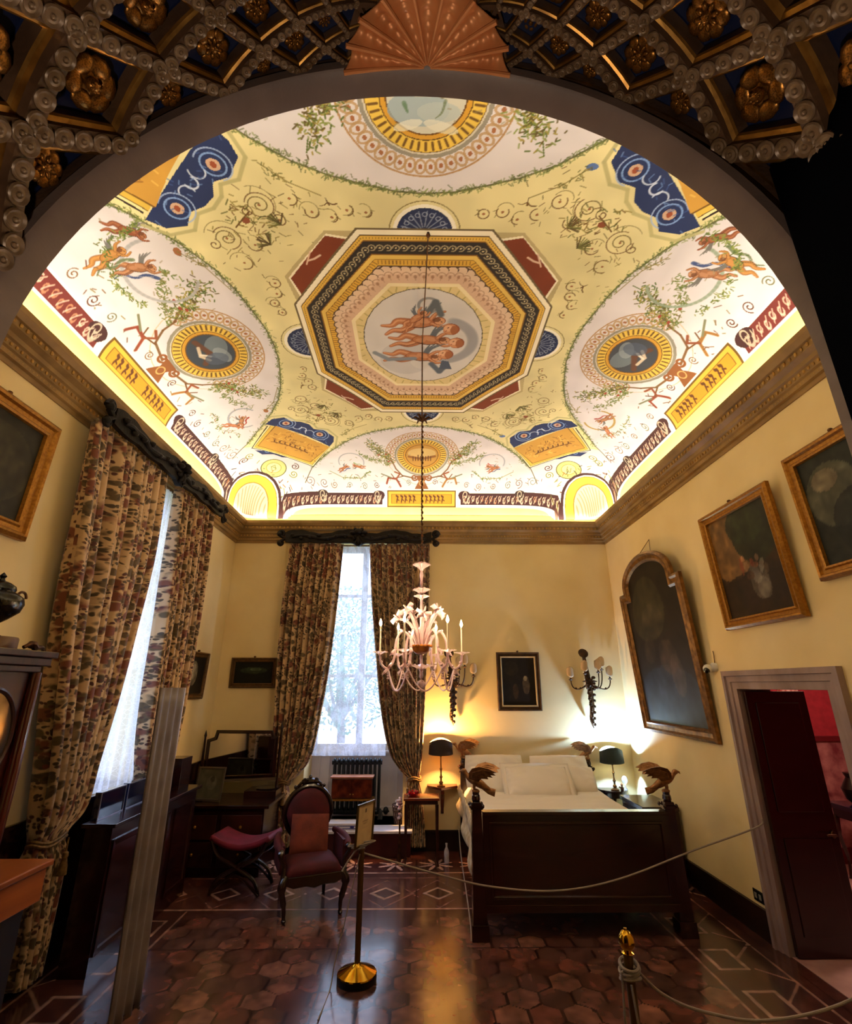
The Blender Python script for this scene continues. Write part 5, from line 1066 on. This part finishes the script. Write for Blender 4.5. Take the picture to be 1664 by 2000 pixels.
b.build('backrest',M_red,rt,smooth=True,auto=False)
b=MB(AM); b.box(-.27,.27,-.27,.25,.30,.36)
b.prism([(-.29,.30),(-.2,.265),(-.08,.27),(0,.25),(.08,.27),(.2,.265),(.29,.30),(.29,.36),(-.29,.36)],-.31,-.27,lambda a,c,t:(a,t,c)); b.build('seat_frame',M_chw,rt,bevel=.006)
b=MB(AM); b.grid(20,20,lambda u_,v_:(-.275+.55*u_,-.30+.52*v_,.36+.10*(1-abs(u_*2-1)**5)**.5*(1-abs(v_*2-1)**5)**.5)); b.build('seat',M_red,rt,smooth=True,solid=.004)
for s_ in (-1,1):
    b=MB(AM); b.tube(cat_([(s_*.30,.24,.60),(s_*.34,.05,.60),(s_*.35,-.12,.585),(s_*.33,-.24,.56)],5),[.032]*5+[.036]*5+[.036]*5+[.03],10)
    b.add(*(lambda q:(q.v,q.f))(MB().box(s_*.29 if s_>0 else -.33,.33 if s_>0 else s_*.29,-.2,.22,.36,.60))); b.build('armrest',M_red,rt,smooth=True)
    b=MB(AM); b.tube(cat_([(s_*.33,-.25,.57),(s_*.34,-.28,.53),(s_*.30,-.26,.45),(s_*.30,-.28,.36)],4),[.028,.03,.03,.026]+[.022]*8+[.026],8); b.sph((s_*.335,-.275,.555),(.025,.02,.025),8,6); b.build('arm_scroll',M_chw,rt,smooth=True)
    b=MB(AM); b.tube(cat_([(s_*.27,-.27,.36),(s_*.31,-.30,.27),(s_*.275,-.28,.12),(s_*.27,-.29,.02)],5),[.04]*3+[.042]*3+[.03]*4+[.02]*3+[.017,.018,.024],9); b.sph((s_*.27,-.295,.018),(.024,.03,.018),8,6); b.build('leg',M_chw,rt,smooth=True)
    b=MB(AM); b.tube([(s_*.22,.24,.34),(s_*.22,.26,.18),(s_*.23,.30,.0)],[.028,.022,.017],8); b.build('leg',M_chw,rt,smooth=True)
M_cush=mat('faded_orange_tapestry','743020',.85,col2='5A241A',scale=9,bump=.2)
CM=AM@Matrix.Translation((-.0,.10,.615))@Matrix.Rotation(R(72),4,'X')@Matrix.Rotation(R(-4),4,'Z')
b=MB(CM); pf=lambda u_,v_,s_:((u_-.5)*.40,(v_-.5)*.36,s_*.05*(max(0,1-abs(u_*2-1)**3)*max(0,1-abs(v_*2-1)**3))**.5)
b.grid(18,18,lambda u_,v_:pf(u_,v_,1)).grid(18,18,lambda u_,v_:pf(1-u_,v_,-1))
tag(b.build('cushion',M_cush,base=(-1.1,5.95,.46),smooth=True,auto=False),'faded orange tapestry cushion standing on the crimson armchair','cushion')

# ---------------------------------------------------------------- writing desk corner at back left
rt=root('dressing_desk',(-2.4,7.2,0),'dark wooden desk with drawers in the far left corner','desk')
b=MB().box(-2.95,-1.86,6.82,7.50,.0,.70); b.build('body',M_dark,rt,bevel=.006)
MB().box(-2.98,-1.80,6.78,7.53,.70,.74).build('tabletop',M_dark,rt,bevel=.008)
for x in (-2.9,-2.36):
    for z in (.1,.38):
        d=MB().box(x,x+.48,6.80,6.82,z,z+.25).build('drawer',M_wood,rt,bevel=.004); MB().sph((x+.24,6.79,z+.13),(.018,.018,.018),8,6).build('knob',M_gilt,d,smooth=True)
MB().box(-2.25,-1.84,7.2,7.52,.74,.82).build('upper_shelf',M_dark,rt,bevel=.005)
rt=root('standing_mirror',(-2.45,7.5,.74),'wide mirror with cut corners in a dark frame standing on the desk','mirror')
mm=lambda a,c,h:(-2.92+a,7.50-h-.28*a*.35+.12*c*0,.90+c)
ol=[(0,0),(1.0,.05),(1.0,.55),(.94,.55),(.92,.62),(.12,.62),(.10,.53),(0,.50)]
b=MB(); b.frame(ol,[(0,0),(0,.03),(.035,.035),(.045,.01)],mm); b.build('frame',M_dark,rt,bevel=.003)
b=MB(); b.add([mm(a,c,.012) for a,c in [(.03,.03),(.97,.08),(.97,.53),(.90,.58),(.14,.58),(.03,.48)]],[(0,1,2,3,4,5)]); b.build('mirror_glass',mat('mirror_silver','C8C8C8',.03,metal=1),rt)
b=MB(); b.prism([(-.02,-.03),(1.02,.02),(1.02,.05),(-.02,0)],-.02,.05,mm); b.build('lower_rail',mat('grey_gilt_rail','6A5A48',.4,metal=.3),rt)
for a,z1 in ((-.04,1.5),(1.03,1.62)): x,y,_=mm(a,0,0); b=MB().lathe((x,y,.74),[(.03,0),(.02,.05),(.015,.3),(.02,.35),(.014,z1-.82),(.02,z1-.79),(.001,z1-.72)],10); b.build('post',M_dark,rt,smooth=True)
rt=root('framed_sketch',(-2.66,6.98,.74),'small pale framed sketch propped on the desk before the mirror','picture')
SM=Matrix.Translation((-2.64,7.0,.745))@Matrix.Rotation(R(-8),4,'Z')@Matrix.Rotation(R(-10),4,'X')
b=MB(SM); b.frame([(-.18,0),(.18,0),(.18,.38),(-.18,.38)],[(0,0),(0,.02),(.02,.022),(.028,.008)],lambda a,c,h:(a,-h,c)); b.build('frame',mat('pewter_frame','5A5044',.4,metal=.4),rt)
p=Paint(np.linspace(-.16,.16,30),np.linspace(.02,.36,32),'4E4A3C'); p.ell(.02,.2,.07,.08,'5E5A4C'); p.ell(.03,.24,.03,.035,'3A362C'); p.noise(.15,4)
p.mesh('sketch',lambda X,Y:tuple(np.moveaxis(np.array([tuple(SM@Vector((float(a),-.009,float(c)))) for a,c in zip(X.ravel(),Y.ravel())]).reshape(*X.shape,3),-1,0)),M_pic,rt)
rt=root('silver_tray',(-2.0,7.3,.82),'small silver tray on the right end of the desk','tray')
MB().lathe((-2.0,7.38,.82),[(.12,0),(.15,.012),(.14,.014),(.1,.006),(.001,.006)],24).build('dish',mat('silver','C8C4BC',.2,metal=.95),rt,smooth=True)
# curule stool
rt=root('curule_stool',(-1.97,6.45,0),'x-frame stool with a curved crimson seat before the desk','stool')
SMx=Matrix.Translation((-1.93,6.45,0))@Matrix.Rotation(R(-6),4,'Z')
b=MB(SMx); b.grid(20,12,lambda u_,v_:((u_-.5)*.66,(v_-.5)*.40,.44+.09*abs(u_*2-1)**1.8)); b.build('seat',mat('crimson_seat','7A1230',.75,col2='5E0C20',scale=6),rt,smooth=True,auto=False,solid=.05)
for s_ in (-1,1):
    for k in (-1,1):
        b=MB(SMx); b.tube(cat_([(k*.31,s_*.19,.50),(k*.22,s_*.19,.36),(0,s_*.19,.26),(-k*.2,s_*.19,.15),(-k*.27,s_*.19,.01)],5),.02,8); b.build('leg',M_chw,rt,smooth=True)
    b=MB(SMx); b.tube(cat_([(-.27,s_*.2,.02),(0,s_*.2,.19),(.27,s_*.2,.02)],8),.014,7); b.build('arch_brace',M_chw,rt,smooth=True)
MB(SMx).tube([(0,-.2,.26),(0,.2,.26)],.02,8).build('stretcher',M_chw,rt,smooth=True)
# low cabinet under the left window
rt=root('window_cabinet',(-2.85,5.3,0),'dark mahogany low cabinet with navy glass panes below the left window','cabinet')
b=MB().box(-2.74,-2.52,4.72,6.35,0,1.0); 
for y in (4.85,5.4,5.95): b.frame([(y-.1,.12),(y+.35,.12),(y+.35,.9),(y-.1,.9)],[(0,0),(0,.015),(.04,.012),(.05,0)],lambda a,c,h:(-2.52+h,a,c))
b.build('body',M_dark,rt)
MB().box(-2.76,-2.48,4.68,6.4,1.0,1.03).build('top',M_dark,rt,bevel=.005)
M_ng=mat('navy_glass','0B1230',.08,coat=.6)
for y in (4.78,5.2,5.62): 
    g_=MB().box(-2.75,-2.70,y,y+.38,1.03,1.24).build('glass_pane',M_ng,rt); MB().frame([(y,1.03),(y+.38,1.03),(y+.38,1.24),(y,1.24)],[(0,0),(0,.006),(.008,.006),(.008,0)],lambda a,c,h:(-2.70+h,a,c)).build('edge_strip',mat('steel_edge','8A8A98',.3,metal=.7),g_)
MB().box(-2.78,-2.6,6.05,6.3,1.03,1.34).build('end_box',M_dark,rt,bevel=.004)

# ---------------------------------------------------------------- niche furniture
M_rad=mat('dark_iron','2A2E34',.4,metal=.5)
rt=root('iron_radiator',(-.91,8.15,.3),'dark cast iron column radiator in the window niche','radiator')
for i in range(11):
    x=-1.24+i*.066
    for dy in (0,.07): MB().tube(cat_([(x,8.10+dy,.38),(x,8.10+dy,.6),(x,8.10+dy,1.02)],3),.019,8).build('column',M_rad,rt,smooth=True)
b=MB().tube([(-1.28,8.13,1.03),(-.54,8.13,1.03)],.036,10)
MB().tube([(-1.28,8.13,.39),(-.54,8.13,.39)],.036,10).build('header',M_rad,rt,smooth=True)
for i in range(11): b.sph((-1.24+i*.066,8.13,1.055),(.026,.06,.034),8,6)
b.build('header',M_rad,rt,smooth=True)
for x in (-1.27,-.55): MB().taper((x,8.13),.30,.40,.07,.12,.04,.08).build('foot',M_rad,rt)
MB().tube([(-.54,8.13,.39),(-.42,8.13,.39)],.012,8).sph((-.47,8.13,.40),(.04,.04,.05)).build('valve',M_rad,rt,smooth=True)
rt=root('specimen_cabinet',(-.94,7.9,.3),'small reddish two-door table cabinet on a thin stand before the radiator','cabinet')
M_rw=mat('red_burl','6A2A14',.25,col2='3E140A',scale=12,coat=.5)
MB().box(-1.23,-.66,7.86,8.03,.60,.86).build('body',M_rw,rt,bevel=.004)
MB().box(-1.25,-.64,7.83,8.05,.86,.88).build('lid',mat('pink_veneer','C88A6A',.4,col2='A86A50',scale=6),rt,bevel=.003)
for x in (-1.22,-.94): d=MB().box(x,x+.27,7.845,7.86,.61,.85).build('door',M_rw,rt,bevel=.003); MB().sph((-.96 if x<-1 else -.92,7.838,.66),(.01,.01,.01),8,6).build('knob',M_gilt,d,smooth=True)
MB().box(-1.26,-.63,7.84,8.04,.575,.60).build('stand_top',M_gold,rt)
for x in (-1.24,-.65):
    for y in (7.86,8.02): MB().tube(cat_([(x,y,.58),(x-.02,y,.48),(x+.015,y,.38),(x-.01,y,.305)],4),.008,6).build('leg',M_bronze,rt,smooth=True)
rt=root('striped_cases',(-1.05,7.62,.3),'flat white case with blue bands lying on the raised step','case')
b=MB().box(-1.36,-.78,7.52,7.74,.30,.38); b.build('case_body',mat('white_enamel','DDD8E4',.4),rt,bevel=.008)
MB().box(-1.362,-.778,7.515,7.745,.315,.322).box(-1.362,-.778,7.515,7.745,.345,.352).box(-1.30,-1.25,7.505,7.515,.33,.345).box(-.90,-.85,7.505,7.515,.33,.345).build('blue_bands',mat('blue_band','2E2A78',.5),rt)
rt=root('bottle_in_lace_sleeve',(-1.42,7.66,.3),'small white lace-covered flask at the left of the step','flask')
MB().lathe((-1.42,7.66,.3),[(.045,0),(.05,.03),(.04,.09),(.018,.18),(.012,.24)],12).build('flask_body',mat('pale_violet','B8AED0',.6,col2='9488B0',scale=20),rt,smooth=True)
rt=root('waste_basket',(-.26,7.8,.3),'openwork white and brown basket filled with crumpled paper','basket')
b=MB(); 
for i in range(14):
    a=i*2*PI/14
    for sg in (-1,1): b.tube([(-.27+(.065+.03*t)*cos(a+sg*t*.9),7.86+(.065+.03*t)*sin(a+sg*t*.9),.31+.22*t) for t in [k/6 for k in range(7)]],.004,5)
for z,r_ in ((.305,.066),(.38,.078),(.46,.088),(.53,.096)): b.tube([(-.27+r_*cos(2*PI*k/20),7.86+r_*sin(2*PI*k/20),z) for k in range(20)],.006,5,closed=True)
b.build('weave',mat('basket_weave','4A342C',.6),rt,smooth=True)
MB().lathe((-.27,7.86,.305),[(.06,0),(.075,.1),(.088,.2)],16).build('liner',mat('basket_liner','B09A92',.8,col2='6A4A44',scale=30),rt,smooth=True)
b=MB()
for i in range(9): b.sph((-.27+random.uniform(-.05,.05),7.86+random.uniform(-.05,.05),.53+random.uniform(-.02,.03)),(.032,.03,.026),6,4)
b.build('crumpled_paper',mat('paper','E8DCDC',.8,bump=.5,bscale=40),rt)
# side table by the curtain
rt=root('side_table',(.04,7.28,0),'small tall reddish side table standing before the right curtain','table')
M_st=mat('orange_mahogany','7A3014',.22,col2='54200E',scale=6,coat=.5)
MB().box(-.19,.27,7.12,7.42,.715,.745).build('tabletop',M_st,rt,bevel=.004); MB().box(-.17,.25,7.14,7.40,.67,.715).build('apron',M_wood,rt)
for x in (-.16,.24):
    for y in (7.15,7.39): b=MB().taper((x,y),0,.67,.022,.022,.036,.036); b.taper((x,y),0,.03,.04,.04,.03,.03); b.build('leg',M_wood,rt)
rt=root('red_glass_dish',(-.07,7.27,.745),'ruby red glass dish on the left of the side table','dish')
b=MB(); b.lathe((-.07,7.27,.745),[(.04,0),(.06,.01),(.075,.035),(.07,.036),(.05,.014)],16)
for i in range(7): a=i*.9; b.sph((-.07+.055*cos(a),7.27+.055*sin(a),.79),(.016,.016,.02),7,5)
b.build('bowl',mat('ruby_glass','B01822',.1,coat=.5,transl=.3),rt,smooth=True)
rt=root('flower_posy',(-.22,7.2,.7),'white and pink paper flowers spilling beside the side table','flowers')
b=MB()
for i in range(14): b.sph((-.24+random.uniform(-.03,.03),7.22+random.uniform(-.04,.04),.60+random.uniform(-.10,.15)),(.024,.022,.018),7,5)
b.build('blossoms',mat('petal_white','E0D4DC',.7,col2='C07A8A',scale=25),rt,smooth=True); MB().tube([(-.24,7.22,.02),(-.235,7.22,.3),(-.24,7.22,.62)],[.03,.012,.01],8).build('stand',M_bronze,rt,smooth=True)
tag(MB().lathe((.36,7.29,0),[(.03,0),(.032,.02),(.03,.06),(.033,.09),(.03,.13),(.012,.17),(.012,.19),(.015,.195),(.015,.21)],16).build('water_bottle',mat('clear_plastic','D8D8E8',.08,alpha=.55,col2='F8F8FF',scale=30),base=(.36,7.29,0),smooth=True),'small clear plastic water bottle on the floor by the bed','bottle')

# ---------------------------------------------------------------- ropes, stanchions, sign
M_brass=mat('polished_brass','D8A830',.14,metal=1,col2='B88A24',scale=3); M_bp=mat('dull_brass','6E5426',.35,metal=.85); M_rope=mat('grey_rope','8A7F74',.7,bump=.4,bscale=200)
def stanchion(x,y,z1,label,ball):
    rt=root('rope_stanchion',(x,y,0),label,'stanchion','rope stanchions')
    MB().lathe((x,y,0),[(.148,0),(.15,.02),(.15,.045)],36).build('base_rim',mat('black_rubber','0C0A08',.4),rt,smooth=True)
    MB().lathe((x,y,.045),[(.15,0),(.147,.008),(.11,.022),(.06,.045),(.03,.06),(.026,.07)],36).build('base',M_brass,rt,smooth=True)
    MB().tube([(x,y,.1),(x,y,z1)],.023,16).build('pole',M_bp,rt,smooth=True)
    if ball: MB().lathe((x,y,z1),[(.022,0),(.03,.008),(.02,.016),(.028,.022),(.04,.045),(.036,.075),(.02,.095),(.008,.10),(.008,.108)],20).build('finial',M_brass,rt,smooth=True)
    else: MB().lathe((x,y,z1),[(.023,0),(.03,.005),(.03,.014),(.01,.018)],16).build('cap',M_bp,rt,smooth=True)
    return rt
stanchion(-.46,4.68,.84,'brass stanchion with a round flared base, carrying the notice',False)
stanchion(1.045,3.02,.84,'nearest brass stanchion with a shiny ball finial and wound rope',True)
def rope(pts,r,label,name='barrier_rope'):
    P=cat_(pts,10); tag(MB().tube(P,r,8).build(name,M_rope,base=tuple(pts[0]),smooth=True),label,'rope')
rope([(-.44,4.68,.82),(.14,4.72,.665),(.6,4.78,.555),(1.15,4.86,.50),(1.7,4.92,.56),(2.4,4.95,.76),(2.96,4.93,.93),(3.02,4.92,1.0)],.0075,'grey rope sagging across the bed foot to the door jamb')
rope([(1.06,3.0,.80),(1.25,3.15,.62),(1.5,3.25,.50),(1.85,3.3,.44),(2.3,3.3,.52),(2.7,3.3,.72),(3.0,3.3,.95)],.0075,'grey rope sagging from the nearest stanchion towards the right wall')
rope([(-.47,4.66,.82),(-.52,4.66,.6),(-.56,4.62,.4),(-.62,4.6,.15),(-.64,4.55,.008),(-.66,4.2,.008)],.0045,'thin cord hanging down from the notice stanchion to the floor','hanging_cord')
rope([(.50,7.0,.46),(.475,6.4,.33),(.47,5.7,.20),(.465,5.3,.12),(.46,5.2,.03)],.006,'thin cord slung along the left side of the bed','hanging_cord')
b=MB()
for k in range(4): b.tube([(1.045+(.043+.004*(k%2))*cos(2*PI*i/20),3.02+.043*sin(2*PI*i/20),.80-.018*k+.012*sin(2*PI*i/20+k)) for i in range(20)],.008,7,closed=True)
b.tube([(1.0,3.0,.78),(.99,3.0,.6),(1.02,3.0,.3),(1.06,3.0,.05)],.006,6); b.tube([(1.03,2.975,.74),(1.05,2.97,.5),(1.02,2.97,.3)],.006,6)
tag(b.build('wound_rope',M_rope,base=(1.045,3.02,.75),smooth=True),'rope wound round the neck of the nearest stanchion','rope')
b=MB()
for k in range(3): b.tube([(-.46+(.05+.03*k)*cos(2*PI*i/20),4.68+.035*sin(2*PI*i/20),.862+.012*k+.02*cos(2*PI*i/20)) for i in range(20)],.005,6,closed=True)
b.tube([(-.5,4.66,.85),(-.56,4.62,.78),(-.60,4.6,.72)],.008,6)
tag(b.build('knotted_rope',M_rope,base=(-.46,4.68,.85),smooth=True),'rope knotted under the notice on the stanchion top','rope')
rt=root('notice_sign',(-.44,4.74,.87),'small buff framed notice tilted on top of the stanchion','sign')
a0=Vector((-.515,4.60,.0)); dx=Vector((.46,.89,0)).normalized()
sgn=lambda a,c,h:tuple(a0+dx*a+Vector((0,0,.865+c))+Vector((.89,-.46,.0))*(h-.03*c)+Vector((.07,0,0))*c)
b=MB(); b.frame([(0,0),(.26,0),(.26,.31),(0,.31)],[(0,0),(0,.016),(.014,.016),(.02,.006)],sgn); b.build('frame',M_bp,rt)
p=Paint(np.linspace(.015,.245,60),np.linspace(.015,.295,70),'B89A6C'); p.poly([(.12,.235),(.14,.235),(.14,.265),(.12,.265)],'5A4630'); 
p.line([(.09,.175),(.12,.178),(.15,.174),(.17,.178)],.008,'8A6C46',.8); p.line([(.1,.16),(.13,.158),(.165,.162)],.006,'8A6C46',.7); p.line([(.09,.13),(.17,.13)],.004,'A0845A',.6); p.noise(.05,8)
p.mesh('notice',lambda X,Y:tuple(np.moveaxis(np.array([sgn(float(a),float(c),.008) for a,c in zip(X.ravel(),Y.ravel())]).reshape(*X.shape,3),-1,0)),paintmat('printed_card',.6),rt)

# ---------------------------------------------------------------- left foreground
rt=root('tall_secretaire',(-2.6,3.0,0),'tall mahogany secretaire with an oval glass at the left edge','cabinet')
b=MB().box(-2.98,-2.50,2.35,3.42,1.1,2.22); b.build('upper_body',mat('mahogany_face','3A120C',.28,col2='280A07',scale=4,stretch=(1,1,4),coat=.5),rt,bevel=.005)
MB().box(-3.0,-2.44,2.3,3.44,2.22,2.27).box(-3.0,-2.41,2.27,3.45,2.27,2.31).box(-2.98,-2.46,2.33,3.39,2.18,2.22).build('cornice',M_wood,rt,bevel=.006)
for y in (3.385,2.45): MB().tube([(-2.485,y,1.12),(-2.48,y,1.6),(-2.485,y,2.18)],[.035,.038,.032],12).build('column',mat('polished_mahogany','4A1A10',.12,coat=.8),rt,smooth=True)
b=MB(); b.tube([(-2.495,3.10+.21*cos(2*PI*i/40),1.82+.26*sin(2*PI*i/40)) for i in range(40)],.018,8,closed=True); b.build('oval_moulding',M_wood,rt,smooth=True)
b=MB(); b.add([(-2.488,3.10+.20*cos(2*PI*i/40),1.82+.25*sin(2*PI*i/40)) for i in range(40)]+[(-2.476,3.10,1.82)],[(i,(i+1)%40,40) for i in range(40)]); b.build('oval_mirror',mat('tarnished_mirror','B8A898',.1,metal=1),rt,smooth=True)
MB().box(-3.0,-2.05,2.3,3.24,1.0,1.16).build('drawer_front',mat('orange_walnut','9A5222',.35,col2='7A3C18',scale=4,stretch=(1,.3,4),coat=.3),rt,bevel=.006)
MB().box(-3.0,-2.03,2.28,3.26,1.16,1.19).build('ledge',MATS['orange_walnut'],rt,bevel=.006)
MB().box(-2.98,-2.10,2.33,3.2,0,1.0).build('lower_body',mat('navy_panel','080A1C',.5),rt,bevel=.004)
rt=root('silver_urn',(-2.72,3.2,2.31),'dark silver urn with a ring handle on a wooden plinth atop the secretaire','urn')
MB().lathe((-2.72,3.20,2.31),[(.17,0),(.17,.07),(.165,.08)],28).build('plinth',mat('pale_wood','7A5A34',.5,col2='5E4226',scale=6),rt,smooth=True)
b=MB().lathe((-2.72,3.20,2.39),[(.07,0),(.075,.01),(.03,.03),(.022,.06),(.03,.075),(.08,.11),(.135,.16),(.15,.21),(.14,.25),(.10,.28),(.085,.285),(.09,.30)],32); b.build('body',mat('tarnished_silver','4A4A48',.18,metal=.95,col2='24241F',scale=12,bump=.3,bscale=40),rt,smooth=True)
b=MB().lathe((-2.72,3.20,2.69),[(.09,0),(.085,.02),(.05,.045),(.02,.055),(.012,.07),(.022,.085),(.01,.10),(.001,.11)],28); b.build('lid',MATS['tarnished_silver'],rt,smooth=True)
for s_ in (-1,1):
    b=MB(); b.tube([(-2.72+.02,3.20+s_*(.17+.04*cos(2*PI*i/18)),2.66+.04*sin(2*PI*i/18)) for i in range(15)],.009,7); b.tube([(-2.71,3.20+s_*.11,2.655),(-2.7,3.20+s_*.135,2.66)],.012,7); b.sph((-2.7,3.20+s_*.11,2.67),(.015,.015,.015),7,5); b.build('handle',M_bronze,rt,smooth=True)
tag(MB().tube(cat_([(-2.46,3.19,2.325),(-2.45,3.24,2.35),(-2.46,3.29,2.33),(-2.47,3.36,2.335),(-2.5,3.42,2.32)],4),[.012]*5+[.022]*4+[.014]*4+[.012]*4,7).sph((-2.46,3.25,2.345),(.02,.03,.025),8,5).build('carved_ornament',M_bronze,base=(-2.46,3.3,2.31),smooth=True),'small dark carved ornament lying on the secretaire top edge','ornament')
# tall acrylic screen panel; its pleats are reflected curtain folds put into the shape
def scr(u_,v_): 
    return (-1.98+.012*sin(u_*PI*7)+.03*(1-v_),4.02+.40*u_-.05*(1-v_)*0,2.085*v_)
rt=root('screen_panel',(-1.98,4.2,0),'tall narrow grey-beige acrylic screen panel, shaped with reflected curtain folds, standing alone at left','screen')
b=MB(); b.grid(50,20,scr); b.build('fluted_acrylic',mat('taupe_acrylic','6E625C',.5,col2='5A4E48',scale=5),rt,smooth=True,auto=False,solid=.012)
MB().box(-1.985,-1.965,4.415,4.425,0,2.085).build('glass_edge',mat('pale_edge','C8C0B8',.3),rt)
MB().box(-2.0,-1.95,4.01,4.43,0,.03).build('foot_rail',M_dark,rt)
# cctv, socket
rt=root('security_camera',(XR-.05,5.29,2.27),'small white dome security camera above the door corner','camera')
MB().lathe((0,0,0),[(.045,0),(.045,.03),(.03,.05)],18,Matrix.Translation((XR,5.28,2.28))@Matrix.Rotation(R(-90),4,'Y')).build('mount',mat('white_plastic','D8D4CC',.4),rt,smooth=True)
MB().sph((XR-.075,5.30,2.265),(.045,.045,.045),18,12).build('housing',MATS['white_plastic'],rt,smooth=True)
MB().sph((XR-.095,5.285,2.25),(.032,.032,.032),16,10).build('lens_dome',mat('black_lens','08080A',.08,coat=.8),rt,smooth=True)
MB().tube([(XR-.01,5.27,2.30),(XR-.012,5.25,2.40),(XR-.01,5.26,2.44)],.004,5).build('cable',M_bronze,rt)
rt=root('wall_socket',(XR-.01,5.27,.31),'black double socket low on the wall beside the door frame','socket')
MB().box(XR-.012,XR,5.20,5.34,.27,.36).build('plate',mat('black_plastic','0A0A0A',.3),rt,bevel=.003)
for y in (5.225,5.285): MB().box(XR-.016,XR-.012,y,y+.03,.295,.335).build('socket_insert',mat('grey_plastic','8A8A86',.5),rt)
